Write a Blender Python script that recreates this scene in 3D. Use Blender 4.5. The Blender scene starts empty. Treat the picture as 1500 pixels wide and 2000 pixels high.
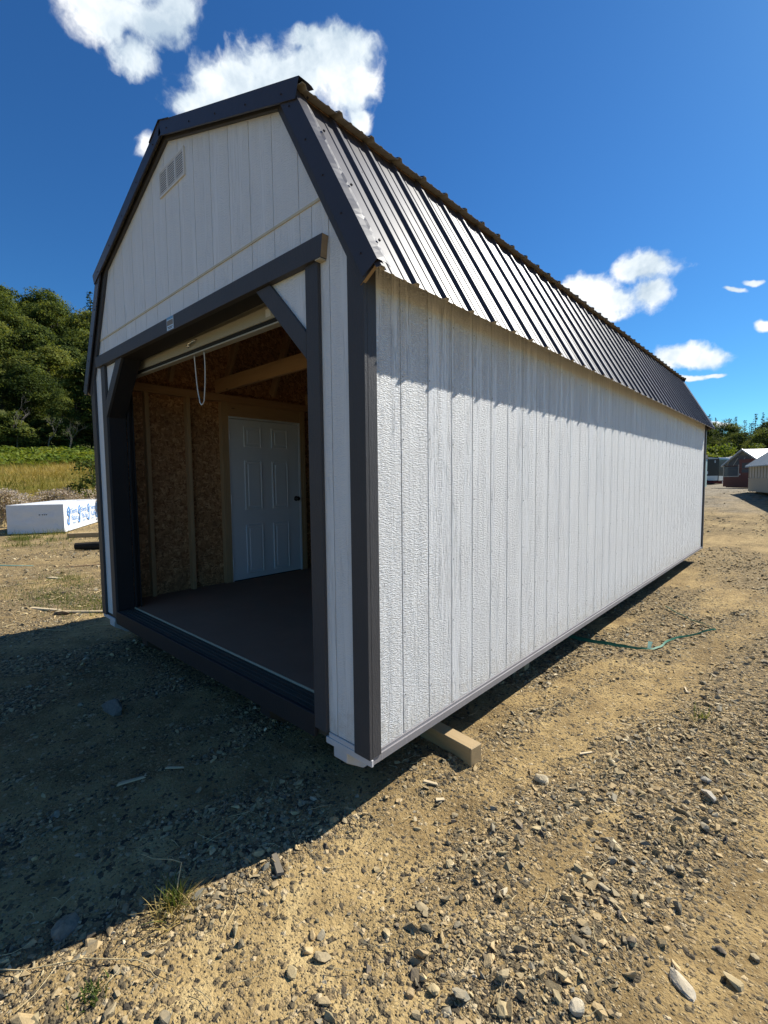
import bpy, bmesh, math, random
import numpy as np
from mathutils import Vector, Matrix

random.seed(7)
S = bpy.context.scene
COL = S.collection
PI = math.pi

# ------------------------------------------------------------------ camera
cam = bpy.data.cameras.new('camera')
cam_ob = bpy.data.objects.new('camera', cam)
COL.objects.link(cam_ob)
cam_ob.location = (1.3746, -1.3885, 1.2215)
cam_ob.rotation_euler = (1.50377, 0.011144, 0.741880)
cam.sensor_fit = 'VERTICAL'
cam.sensor_height = 24.0
cam.lens = 24.0 * 908.51 / 2000.0
cam.clip_start = 0.05
cam.clip_end = 3000
S.camera = cam_ob

# ------------------------------------------------------------------ exposure
S.view_settings.view_transform = 'Standard'
S.view_settings.look = 'None'
S.view_settings.gamma = 1.0
S.view_settings.use_curve_mapping = False
S.view_settings.exposure = 0.68
S.cycles.max_bounces = 8
S.cycles.diffuse_bounces = 4

# ------------------------------------------------------------------ sun
SUN = Vector((0.325, 1.06, 1.0)).normalized()      # towards the sun
sl = bpy.data.lights.new('sun', 'SUN')
sl.energy = 5.0
sl.angle = math.radians(0.53)
sl.color = (1.0, 0.962, 0.875)
so = bpy.data.objects.new('sun', sl)
COL.objects.link(so)
so.rotation_euler = SUN.to_track_quat('Z', 'Y').to_euler()
so.location = (5, 14, 13)
SUN_EL = math.asin(SUN.z)
SUN_AZ = math.atan2(SUN.x, SUN.y)


# ------------------------------------------------------------------ node helper
class NT:
    def __init__(self, tree):
        self.t = tree
        self.n = tree.nodes
        self.l = tree.links

    def new(self, kind, **kw):
        n = self.n.new(kind)
        for k, v in kw.items():
            setattr(n, k, v)
        return n

    def put(self, sock, v):
        if isinstance(v, bpy.types.NodeSocket):
            self.l.new(v, sock)
        elif v is not None:
            if hasattr(sock.default_value, '__len__') and not hasattr(v, '__len__'):
                v = [v] * len(sock.default_value)
            if hasattr(sock.default_value, '__len__') and len(sock.default_value) == 4 and len(v) == 3:
                v = tuple(v) + (1.0,)
            sock.default_value = v

    def math(self, op, a, b=None, c=None, clamp=False):
        n = self.new('ShaderNodeMath', operation=op)
        n.use_clamp = clamp
        for i, v in enumerate((a, b, c)):
            self.put(n.inputs[i], v)
        return n.outputs[0]

    def vmath(self, op, a, b=None):
        n = self.new('ShaderNodeVectorMath', operation=op)
        self.put(n.inputs[0], a)
        if b is not None:
            self.put(n.inputs[1], b)
        return n.outputs['Value'] if op in ('LENGTH', 'DOT_PRODUCT', 'DISTANCE') else n.outputs[0]

    def noise(self, vec, scale, detail=4, rough=.55, dist=0.0, color=False):
        n = self.new('ShaderNodeTexNoise')
        self.put(n.inputs['Vector'], vec)
        n.inputs['Scale'].default_value = scale
        n.inputs['Detail'].default_value = detail
        n.inputs['Roughness'].default_value = rough
        n.inputs['Distortion'].default_value = dist
        return n.outputs[1 if color else 0]

    def voro(self, vec, scale, feature='F1', rand=1.0, out='Distance'):
        n = self.new('ShaderNodeTexVoronoi', feature=feature)
        self.put(n.inputs['Vector'], vec)
        n.inputs['Scale'].default_value = scale
        n.inputs['Randomness'].default_value = rand
        return n.outputs[out]

    def scale(self, vec, s):
        return self.vmath('MULTIPLY', vec, s)

    def ramp(self, fac, stops, interp='LINEAR'):
        n = self.new('ShaderNodeValToRGB')
        n.color_ramp.interpolation = interp
        e = n.color_ramp.elements
        while len(e) < len(stops):
            e.new(0.5)
        for i, (p, c) in enumerate(stops):
            e[i].position = p
            if not hasattr(c, '__len__'):
                c = (c, c, c)
            e[i].color = tuple(c) + (1.0,)
        self.put(n.inputs[0], fac)
        return n.outputs[0]

    def mix(self, f, a, b, mode='MIX'):
        n = self.new('ShaderNodeMix', data_type='RGBA', blend_type=mode)
        self.put(n.inputs[0], f)
        self.put(n.inputs[6], a)
        self.put(n.inputs[7], b)
        return n.outputs[2]

    def smooth(self, x, a, b):
        n = self.new('ShaderNodeMapRange', interpolation_type='SMOOTHSTEP')
        self.put(n.inputs[0], x)
        n.inputs[1].default_value = a
        n.inputs[2].default_value = b
        return n.outputs[0]

    def comb(self, x, y, z):
        n = self.new('ShaderNodeCombineXYZ')
        for i, v in enumerate((x, y, z)):
            self.put(n.inputs[i], v)
        return n.outputs[0]

    def sep(self, v):
        n = self.new('ShaderNodeSeparateXYZ')
        self.put(n.inputs[0], v)
        return n.outputs

    def obj(self):
        return self.new('ShaderNodeTexCoord').outputs['Object']

    def pos(self):
        return self.new('ShaderNodeNewGeometry').outputs['Position']

    def rnd(self):
        return self.new('ShaderNodeObjectInfo').outputs['Random']

    def attr(self, name, out='Color'):
        return self.new('ShaderNodeAttribute', attribute_name=name).outputs[out]

    def bump(self, h, dist=.01, strength=1.0, normal=None):
        n = self.new('ShaderNodeBump')
        n.inputs['Distance'].default_value = dist
        n.inputs['Strength'].default_value = strength
        self.put(n.inputs['Height'], h)
        if normal is not None:
            self.put(n.inputs['Normal'], normal)
        return n.outputs[0]


def material(name):
    m = bpy.data.materials.new(name)
    m.use_nodes = True
    t = NT(m.node_tree)
    t.n.clear()
    out = t.new('ShaderNodeOutputMaterial')
    return m, t, out


def principled(t, out, color, rough=.6, spec=.4, normal=None, metallic=0.0, coat=0.0):
    p = t.new('ShaderNodeBsdfPrincipled')
    t.put(p.inputs['Base Color'], color)
    t.put(p.inputs['Roughness'], rough)
    t.put(p.inputs['Metallic'], metallic)
    t.put(p.inputs['Specular IOR Level'], spec)
    if coat:
        t.put(p.inputs['Coat Weight'], coat)
        p.inputs['Coat Roughness'].default_value = .2
    if normal is not None:
        t.put(p.inputs['Normal'], normal)
    t.l.new(p.outputs[0], out.inputs[0])
    return p


# ------------------------------------------------------------------ world: sky and clouds
CLOUDS = [
(-0.7314,0.2531,0.6332,2.2823,-0.2468,1.03,0.0488,0.0289),
(-0.7037,0.3002,0.644,2.2895,-0.2096,0.9875,0.0612,0.0272),
(-0.7391,0.2809,0.6123,2.2504,-0.2277,1.0272,0.0375,0.026),
(-0.6807,0.3195,0.6592,2.3071,-0.1918,0.961,0.041,0.0243),
(-0.7298,0.2316,0.6432,2.2996,-0.2623,1.0361,0.0377,0.0229),
(-0.6946,0.265,0.6689,2.3286,-0.2324,0.9918,0.0768,0.0269),
(-0.6234,0.467,0.6271,2.2516,-0.0846,0.8595,0.1021,0.0493),
(-0.6736,0.4167,0.6104,2.2337,-0.1278,0.9177,0.085,0.038),
(-0.5695,0.5046,0.6489,2.2778,-0.045,0.8074,0.0741,0.0391),
(-0.7206,0.3729,0.5845,2.2048,-0.1634,0.9742,0.0533,0.0239),
(-0.5641,0.5417,0.6231,2.2437,-0.0243,0.7863,0.0486,0.0419),
(-0.5691,0.5687,0.5939,2.2068,-0.0138,0.7756,0.0235,0.0224),
(-0.5806,0.4743,0.6617,2.2958,-0.0654,0.828,0.0457,0.0215),
(-0.6786,0.446,0.5836,2.1984,-0.1114,0.909,0.1046,0.0376),
(-0.3088,0.8897,0.3362,1.9175,0.1463,0.3867,0.0515,0.0317),
(-0.2785,0.9059,0.3191,1.8996,0.1534,0.3504,0.0503,0.0233),
(-0.2185,0.9075,0.3587,1.945,0.1935,0.3116,0.0482,0.0231),
(-0.2133,0.9233,0.3195,1.9016,0.1804,0.2886,0.0313,0.0239),
(-0.2408,0.9016,0.3594,1.945,0.1834,0.3325,0.0319,0.0195),
(-0.288,0.9094,0.3,1.8788,0.1431,0.352,0.0383,0.0128),
(-0.1756,0.9605,0.2157,1.7906,0.1439,0.2128,0.0381,0.0186),
(-0.1501,0.9675,0.2036,1.7781,0.1446,0.1842,0.0407,0.015),
(-0.1906,0.9591,0.2095,1.7838,0.1359,0.2255,0.0311,0.0171),
(-0.1611,0.9712,0.1757,1.7488,0.1249,0.1868,0.0339,0.0069),
(-0.1287,0.9765,0.1731,1.7463,0.1318,0.1543,0.0216,0.005),
(-0.1052,0.9486,0.2986,1.8815,0.217,0.1795,0.0205,0.0052),
(-0.0795,0.9493,0.3042,1.8887,0.232,0.1591,0.0164,0.0051),
(-0.0648,0.968,0.2424,1.8207,0.1988,0.1172,0.0143,0.009),
(-0.1204,0.9887,0.0896,1.6608,0.0772,0.1282,0.0288,0.0069),
(-0.7882,0.3164,0.5278,2.1397,-0.2016,1.0617,0.0186,0.0158),
(-0.53,0.6258,0.5722,2.1803,0.0259,0.7208,0.0103,0.0067),
(-0.8005,0.2079,0.5621,2.1953,-0.279,1.1207,0.0051,0.0096),
(-0.6448,0.3657,0.6712,2.3172,-0.1519,0.9158,0.007,0.0147),
# the same fair-weather cloud over the rest of the sky
(-0.93,-0.20,0.30,1.87,-.1,1.78,.09,.03), (-0.88,-0.30,0.35,1.92,-.1,1.9,.07,.04), (-0.40,-0.85,0.33,1.9,-.1,2.7,.1,.04),
(-0.30,-0.88,0.36,1.9,-.1,2.8,.08,.03), (0.45,-0.80,0.38,1.95,-.1,3.65,.11,.04), (0.85,-0.15,0.5,2.1,-.1,4.5,.09,.04),
(0.90,0.25,0.25,1.8,-.1,-1.3,.08,.03), (0.1,-0.35,0.93,2.7,-.1,3.3,.1,.06), (0.70,0.68,0.2,1.75,-.1,-.8,.07,.02)]

world = bpy.data.worlds.new('World')
S.world = world
world.use_nodes = True
w = NT(world.node_tree)
w.n.clear()
wout = w.new('ShaderNodeOutputWorld')
sky = w.new('ShaderNodeTexSky')
sky.sky_type = 'NISHITA'
sky.sun_disc = False
sky.sun_elevation = SUN_EL
sky.sun_rotation = SUN_AZ
sky.air_density = 1.0
sky.dust_density = 0.25
sky.ozone_density = 3.5
sky.altitude = 200
sc_ = w.sep(sky.outputs[0])
peak = w.math('MAXIMUM', w.math('MAXIMUM', sc_[0], sc_[1]), w.math('MAXIMUM', sc_[2], .001))
gm = w.new('ShaderNodeGamma')
w.put(gm.inputs[0], w.vmath('DIVIDE', sky.outputs[0], w.comb(peak, peak, peak)))
gm.inputs[1].default_value = 1.45
skyc = w.vmath('MULTIPLY', w.vmath('MULTIPLY', gm.outputs[0], w.comb(peak, peak, peak)), (.50, .93, 1.07))
bg = w.new('ShaderNodeBackground')
bg.inputs['Strength'].default_value = 0.072
w.l.new(skyc, bg.inputs[0])
d0 = w.new('ShaderNodeTexCoord').outputs['Generated']
warp = w.noise(d0, 11, 4, .6, color=True)
dirn = w.vmath('ADD', d0, w.scale(w.vmath('SUBTRACT', warp, (.5, .5, .5)), .035))
f = None
for (cx_, cy_, cz_, rx, ry, rz, a, b) in CLOUDS:
    if a < .012 or b < .0048:
        continue
    mp = w.new('ShaderNodeMapping', vector_type='TEXTURE')
    w.put(mp.inputs['Vector'], dirn)
    mp.inputs['Location'].default_value = (cx_, cy_, cz_)
    mp.inputs['Rotation'].default_value = (rx, ry, rz)
    k_ = .94 if cz_ > .55 else (1.08 if b > .0125 else .86)
    mp.inputs['Scale'].default_value = (a * k_, b * k_, a * k_)
    ln = w.vmath('LENGTH', mp.outputs[0])
    f = ln if f is None else w.math('SMOOTH_MIN', f, ln, .25)
fb = w.noise(dirn, 19, 10, .58, .05)
bil = w.math('SUBTRACT', 1.0, w.math('MULTIPLY', w.math('ABSOLUTE', w.math('SUBTRACT', w.noise(dirn, 27, 5, .55), .5)), 3.2))
n1 = w.math('ADD', w.math('MULTIPLY', fb, .80), w.math('MULTIPLY', bil, .16))
n2 = w.noise(dirn, 7, 5, .55)
edge = w.math('ADD', w.math('SUBTRACT', 1.0, f), w.math('MULTIPLY', w.math('SUBTRACT', n1, .44), 2.0))
mask = w.smooth(edge, -.06, .62)
shade = w.math('ADD', w.math('MULTIPLY', n1, .42), w.math('MULTIPLY', n2, .66))
ccol = w.ramp(shade, [(.40, (.44, .54, .64)), (.50, (.66, .74, .80)), (.60, (.90, .92, .93))])
cbg = w.new('ShaderNodeBackground')
w.put(cbg.inputs[0], ccol)
cbg.inputs['Strength'].default_value = .78
mixs = w.new('ShaderNodeMixShader')
w.put(mixs.inputs[0], mask)
w.l.new(bg.outputs[0], mixs.inputs[1])
w.l.new(cbg.outputs[0], mixs.inputs[2])
w.l.new(mixs.outputs[0], wout.inputs[0])


# ------------------------------------------------------------------ numpy noise and terrain
def _hash(ix, iy, seed):
    h = (ix.astype(np.int64) * 374761393 + iy.astype(np.int64) * 668265263 + seed * 1442695041) & 0xffffffff
    h = ((h ^ (h >> 13)) * 1274126177) & 0xffffffff
    h = h ^ (h >> 16)
    return (h & 0xffff) / 65535.0


def vnoise(x, y, seed=0):
    ix = np.floor(x); iy = np.floor(y)
    fx = x - ix; fy = y - iy
    fx = fx * fx * fx * (fx * (fx * 6 - 15) + 10); fy = fy * fy * fy * (fy * (fy * 6 - 15) + 10)
    a = _hash(ix, iy, seed); b = _hash(ix + 1, iy, seed); c = _hash(ix, iy + 1, seed); d = _hash(ix + 1, iy + 1, seed)
    return (a + (b - a) * fx) * (1 - fy) + (c + (d - c) * fx) * fy


def fbm(x, y, seed=0, oct=4, gain=.5):
    s = 0; a = 1; t = 0
    for o in range(oct):
        s = s + a * vnoise(x * 2 ** o + o * 17.3, y * 2 ** o - o * 9.1, seed + o)
        t += a; a *= gain
    return s / t


def sstep(x, a, b):
    t = np.clip((x - a) / (b - a), 0, 1)
    return t * t * (3 - 2 * t)


def macro_z(x, y):
    x = np.asarray(x, float); y = np.asarray(y, float)
    z = -.25 + .85 * sstep(y, 9, 29) * sstep(x, -40, -14)
    s = -x
    z = z + .118 * np.maximum(s - 24, 0) * sstep(s, 22, 40)
    z = z + .30 * np.maximum(s - 71, 0) - .22 * np.maximum(s - 127, 0)
    z = z + .05 * np.maximum(y - 62, 0) * sstep(x, -40, -10)
    return z


TRACKS = ((.30, .15), (1.08, .16), (2.5, .2), (3.4, .2))


def ground_z(x, y):
    x = np.asarray(x, float); y = np.asarray(y, float)
    r = np.hypot(x - .5, y)
    near = 1 - sstep(r, 6, 16)
    z = macro_z(x, y)
    z = z + (fbm(x * .9, y * .9, 3, 3) - .5) * .07 * (0.35 + .65 * sstep(np.abs(x + 1.77), 1.6, 2.4) * near)
    z = z + (fbm(x * 5, y * 5, 11, 3) - .5) * .028 * near
    z = z + (fbm(x * 17, y * 17, 21, 2) - .5) * .012 * near
    for tx, wd in TRACKS:
        c = tx + .16 * y + (vnoise(y * .35, y * 0 + tx, 61) - .5) * .35
        z = z - (.022 * np.exp(-((x - c) / wd) ** 2) - .012 * np.exp(-((np.abs(x - c) - 1.9 * wd) / (.6 * wd)) ** 2)) * near * (1 - .4 * vnoise(x * 9, y * 2, 62)) * sstep(y, -2, 0)
    far = sstep(r, 25, 60)
    z = z + (fbm(x * .12, y * .12, 31, 3) - .5) * 1.4 * far
    return z


def gravel_amount(x, y):
    """0 = bare dusty soil, 1 = packed with stones."""
    u = x - .16 * y
    n = fbm(u * 1.9 + 3.1, y * .62 + 7.7, 41, 4, .6)
    m = fbm(x * .6 + 1, y * .45 - 4, 51, 3)
    g = sstep(.70 * n + .40 * m, .47, .63)
    # the wheel tracks that run past the shed are swept nearly bare
    for tx, wd in TRACKS:
        c = tx + .16 * y + (vnoise(y * .35, y * 0 + tx, 61) - .5) * .35
        g = g * (1 - .90 * np.exp(-((x - c) / wd) ** 2)) + .35 * np.exp(-((np.abs(x - c) - 1.9 * wd) / (.6 * wd)) ** 2)
    return np.clip(g, 0, 1)


def gz1(x, y):
    return float(ground_z(np.array([x]), np.array([y]))[0])


# ------------------------------------------------------------------ mesh helpers
def tri_mesh(name, V, F, attrs=None, smooth=False):
    """V (n,3), F (m,k) all of one size; attrs: name -> (kind, array) on points."""
    me = bpy.data.meshes.new(name)
    V = np.ascontiguousarray(V, np.float32); F = np.ascontiguousarray(F, np.int32)
    k = F.shape[1]
    me.vertices.add(len(V)); me.vertices.foreach_set('co', V.ravel())
    me.loops.add(F.size); me.loops.foreach_set('vertex_index', F.ravel())
    me.polygons.add(len(F)); me.polygons.foreach_set('loop_start', np.arange(0, F.size, k, dtype=np.int32))
    me.polygons.foreach_set('loop_total', np.full(len(F), k, np.int32))
    for nm, arr in (attrs or {}).items():
        arr = np.asarray(arr, np.float32)
        if arr.ndim == 1:
            a = me.attributes.new(nm, 'FLOAT', 'POINT'); a.data.foreach_set('value', arr)
        else:
            if arr.shape[1] == 3:
                arr = np.concatenate([arr, np.ones((len(arr), 1), np.float32)], 1)
            a = me.attributes.new(nm, 'FLOAT_COLOR', 'POINT'); a.data.foreach_set('color', np.ascontiguousarray(arr).ravel())
    me.polygons.foreach_set('use_smooth', np.full(len(F), smooth, bool))
    me.update(calc_edges=True)
    me.validate()
    return me


def props(o, label=None, cat=None, group=None, kind=None):
    if label: o['label'] = label
    if cat: o['category'] = cat
    if group: o['group'] = group
    if kind: o['kind'] = kind
    return o


def link(name, me, mats, parent=None, **kw):
    o = bpy.data.objects.new(name, me)
    COL.objects.link(o)
    if mats is not None:
        for m in (mats if isinstance(mats, (list, tuple)) else [mats]):
            if me.materials.find(m.name) < 0 or True:
                me.materials.append(m)
    if parent is not None:
        o.parent = parent
        pw = Matrix.Identity(4)
        p = parent; chain = []
        while p is not None:
            chain.append(p); p = p.parent
        for q in reversed(chain):
            pw = pw @ q.matrix_parent_inverse @ q.matrix_basis
        o.matrix_parent_inverse = pw.inverted()
    return props(o, **kw)


def empty(name, loc, label, cat, group=None, rz=0.0):
    o = bpy.data.objects.new(name, None)
    COL.objects.link(o)
    o.empty_display_size = .2
    o.location = loc
    o.rotation_euler = (0, 0, rz)
    return props(o, label, cat, group)


class MB:
    """collects shapes into one mesh."""
    def __init__(self):
        self.v = []; self.f = []; self.m = []

    def add(self, vs, fs, mi=0, M=None):
        o = len(self.v)
        for p in vs:
            p = Vector(p)
            self.v.append(tuple(M @ p) if M is not None else tuple(p))
        for fc in fs:
            self.f.append([o + i for i in fc]); self.m.append(mi)
        return self

    def box(self, x0, x1, y0, y1, z0, z1, mi=0, M=None):
        vs = [(x0, y0, z0), (x1, y0, z0), (x1, y1, z0), (x0, y1, z0), (x0, y0, z1), (x1, y0, z1), (x1, y1, z1), (x0, y1, z1)]
        return self.add(vs, [(0, 3, 2, 1), (4, 5, 6, 7), (0, 1, 5, 4), (1, 2, 6, 5), (2, 3, 7, 6), (3, 0, 4, 7)], mi, M)

    def prism(self, pts, axis, a, b, mi=0, M=None):
        """polygon pts in the plane across `axis`, extruded from a to b. axis 1: pts are (x,z)."""
        n = len(pts)
        def mk(p, t):
            return {0: (t, p[0], p[1]), 1: (p[0], t, p[1]), 2: (p[0], p[1], t)}[axis]
        vs = [mk(p, a) for p in pts] + [mk(p, b) for p in pts]
        fs = [tuple(range(n)), tuple(range(2 * n - 1, n - 1, -1))]
        fs += [(i, i + n, (i + 1) % n + n, (i + 1) % n) for i in range(n)]
        return self.add(vs, fs, mi, M)

    def tube(self, path, r, n=8, mi=0, cap=True):
        path = [Vector(p) for p in path]
        rr = r if hasattr(r, '__len__') else [r] * len(path)
        vs = []; fs = []
        up = Vector((0, 0, 1))
        prev = None
        for i, p in enumerate(path):
            t = (path[min(i + 1, len(path) - 1)] - path[max(i - 1, 0)]).normalized()
            if prev is None:
                u = t.cross(up if abs(t.z) < .9 else Vector((1, 0, 0))).normalized()
            else:
                u = (prev - t * prev.dot(t)).normalized()
            prev = u
            wv = t.cross(u)
            for k in range(n):
                a = 2 * PI * k / n
                vs.append(p + (u * math.cos(a) + wv * math.sin(a)) * rr[i])
        for i in range(len(path) - 1):
            for k in range(n):
                fs.append((i * n + k, i * n + (k + 1) % n, (i + 1) * n + (k + 1) % n, (i + 1) * n + k))
        if cap:
            fs.append(tuple(range(n - 1, -1, -1))); e = (len(path) - 1) * n
            fs.append(tuple(e + k for k in range(n)))
        return self.add(vs, fs, mi)

    def build(self, name, mats, parent=None, bevel=0.0, smooth=False, **kw):
        me = bpy.data.meshes.new(name)
        me.from_pydata(self.v, [], self.f)
        me.polygons.foreach_set('material_index', self.m)
        bm = bmesh.new(); bm.from_mesh(me)
        bmesh.ops.recalc_face_normals(bm, faces=bm.faces)
        if bevel:
            bmesh.ops.bevel(bm, geom=list(bm.edges), offset=bevel, segments=1, affect='EDGES', profile=.5)
        if smooth:
            for fc in bm.faces: fc.smooth = True
        bm.to_mesh(me); bm.free()
        me.update()
        return link(name, me, mats, parent, **kw)


def clip_poly(pts, a, b, c):
    """keep the part of a polygon where a*x+b*z <= c."""
    out = []
    for i, p in enumerate(pts):
        q = pts[(i + 1) % len(pts)]
        fp = a * p[0] + b * p[1] - c; fq = a * q[0] + b * q[1] - c
        if fp <= 0: out.append(p)
        if (fp < 0 < fq) or (fq < 0 < fp):
            t = fp / (fp - fq)
            out.append((p[0] + t * (q[0] - p[0]), p[1] + t * (q[1] - p[1])))
    return out


def copy_tree(o, parent=None):
    c = o.copy(); COL.objects.link(c)
    if parent is not None:
        c.parent = parent
    for ch in list(o.children):
        copy_tree(ch, c)
    return c


# ------------------------------------------------------------------ materials
def mk_siding(name='white_siding_paint', streak=.5, bd=.0042):
    m, t, out = material(name)
    p = t.sep(t.obj())
    u = t.math('ADD', p[0], p[1])
    r = t.rnd()
    uu = t.math('ADD', u, t.math('MULTIPLY', r, 61.0))
    z = t.math('ADD', p[2], t.math('MULTIPLY', r, 23.0))
    wob = t.noise(t.comb(t.math('MULTIPLY', uu, 9), t.math('MULTIPLY', z, 3), 0), 1, 2)
    us = t.math('ADD', uu, t.math('MULTIPLY', wob, .03))
    ripple = t.noise(t.comb(t.math('MULTIPLY', us, 48), t.math('MULTIPLY', t.math('ADD', z, t.math('MULTIPLY', wob, .05)), 165), 3), 1, 3, .6)
    grain = t.noise(t.comb(t.math('MULTIPLY', us, 170), t.math('MULTIPLY', z, 7), 5), 1, 3, .55)
    colm = t.noise(t.comb(t.math('MULTIPLY', uu, 17), t.math('MULTIPLY', z, .35), 8), 1, 2, .5)
    k = t.math('MULTIPLY_ADD', t.smooth(colm, .38, .52), .72, .22)
    rip = t.smooth(ripple, .35, .62)
    ck = t.noise(t.comb(t.math('MULTIPLY', us, 34), t.math('MULTIPLY', z, 1.3), 11), 1, 3, .6)
    ck = t.math('SUBTRACT', 1.0, t.smooth(t.math('ABSOLUTE', t.math('SUBTRACT', ck, .5)), 0, .022))
    h = t.math('SUBTRACT', t.mix(k, grain, rip), t.math('MULTIPLY', t.math('MULTIPLY', ck, t.smooth(colm, .52, .44)), 1.1))
    fine = t.noise(t.comb(t.math('MULTIPLY', uu, 300), t.math('MULTIPLY', z, 260), 1), 1, 2)
    h2 = t.math('ADD', h, t.math('MULTIPLY', fine, .45))
    nb = t.bump(h2, bd, 1.0)
    tone = t.noise(t.comb(t.math('MULTIPLY', uu, 20), t.math('MULTIPLY', z, 1.2), 2), 1, 4)
    c = t.mix(tone, (.76, .763, .762), (.85, .848, .838))
    strk = t.noise(t.comb(t.math('MULTIPLY', uu, 48), t.math('MULTIPLY', z, .5), 4), 1, 3, .7)
    c = t.mix(t.math('MULTIPLY', t.smooth(strk, .48, .66), streak), c, (.50, .51, .54))  # grey streaks put the embossed grain's shading into the colour
    dirt = t.smooth(t.noise(t.comb(t.math('MULTIPLY', uu, 60), t.math('MULTIPLY', z, 22), 9), 1, 4, .7), .66, .80)
    c = t.mix(t.math('MULTIPLY', dirt, .25 if streak > .2 else .12), c, (.50, .47, .42))
    spl = t.math('MULTIPLY', t.smooth(t.math('SUBTRACT', t.math('MULTIPLY', t.noise(t.comb(t.math('MULTIPLY', uu, 22), t.math('MULTIPLY', p[2], 16), 6), 1, 5, .7), .62), t.math('MULTIPLY', p[2], .9)), .12, .40), .35)
    c = t.mix(spl, c, (.46, .38, .26))
    principled(t, out, c, .55, .35, nb)
    return m


def mk_wood_paint(name, col, rough=.5, bump=.0016, spec=.4):
    m, t, out = material(name)
    p = t.sep(t.obj())
    r = t.rnd()
    a = t.math('ADD', t.math('ADD', p[0], p[1]), t.math('MULTIPLY', r, 31.0))
    grain = t.noise(t.comb(t.math('MULTIPLY', a, 95), t.math('MULTIPLY', p[2], 14), 5), 1, 4, .65, 1.2)
    fine = t.noise(t.obj(), 170, 3, .6)
    h = t.math('ADD', grain, t.math('MULTIPLY', fine, .5))
    v = t.noise(t.obj(), 5, 4, .6)
    c = t.mix(v, tuple(x * .85 for x in col), tuple(x * 1.15 for x in col))
    principled(t, out, c, rough, spec, t.bump(h, bump, .9))
    return m


def mk_flat(name, col, rough=.6, spec=.4, var=.15, scale=8, bump=0.0, bscale=60, metallic=0.0, coat=0.0):
    m, t, out = material(name)
    v = t.noise(t.obj(), scale, 4, .6)
    c = t.mix(v, tuple(x * (1 - var) for x in col), tuple(min(1, x * (1 + var)) for x in col))
    nb = t.bump(t.noise(t.obj(), bscale, 3, .6), bump, .8) if bump else None
    principled(t, out, c, rough, spec, nb, metallic, coat)
    return m


def mk_lumber(name, c0, c1, axis, rough=.7):
    """sawn timber with the grain along one axis"""
    m, t, out = material(name)
    s = [26, 26, 26]; s[axis] = 1.6
    v = t.vmath('ADD', t.scale(t.obj(), s), t.comb(t.math('MULTIPLY', t.rnd(), 40), 3, 1))
    g = t.noise(v, 1, 4, .62, 1.2)
    s2 = [140, 140, 140]; s2[axis] = 8
    g2 = t.noise(t.scale(t.obj(), s2), 1, 2, .5)
    knots = t.smooth(t.voro(t.scale(t.obj(), [3 if i == axis else 9 for i in range(3)]), 1), .02, .10)
    c = t.mix(t.math('ADD', t.math('MULTIPLY', g, .8), t.math('MULTIPLY', g2, .25)), c0, c1)
    c = t.mix(knots, tuple(x * .45 for x in c0), c)
    principled(t, out, c, rough, .3, t.bump(t.math('ADD', g, g2), .0012, .7))
    return m


def mk_osb():
    m, t, out = material('strand_board')
    p = t.sep(t.obj())
    a = t.math('ADD', p[0], p[1])
    v = t.comb(a, p[2], 0)
    ns = t.vmath('ADD', v, t.scale(t.noise(v, 18, 2, color=True), .06))
    vo = t.new('ShaderNodeTexVoronoi', feature='F1'); t.put(vo.inputs['Vector'], t.scale(ns, (58, 24, 1))); vo.inputs['Scale'].default_value = 1
    vo2 = t.new('ShaderNodeTexVoronoi', feature='F1'); t.put(vo2.inputs['Vector'], t.scale(ns, (27, 66, 1))); vo2.inputs['Scale'].default_value = 1
    k = t.smooth(t.noise(v, 30, 3), .45, .55)
    r1 = t.sep(vo.outputs['Color'])[0]; r2 = t.sep(vo2.outputs['Color'])[0]
    f = t.mix(k, r1, r2)
    c = t.ramp(f, [(0, (.20, .088, .035)), (.4, (.34, .17, .075)), (.75, (.46, .25, .115)), (1, (.62, .38, .20))])
    st = t.smooth(t.noise(v, 2.3, 4, .6), .52, .70)
    c = t.mix(t.math('MULTIPLY', st, .40), c, (.12, .065, .035))
    e = t.math('ADD', f, t.noise(v, 60, 2))
    principled(t, out, c, .65, .3, t.bump(e, .001, .8))
    return m


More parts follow.
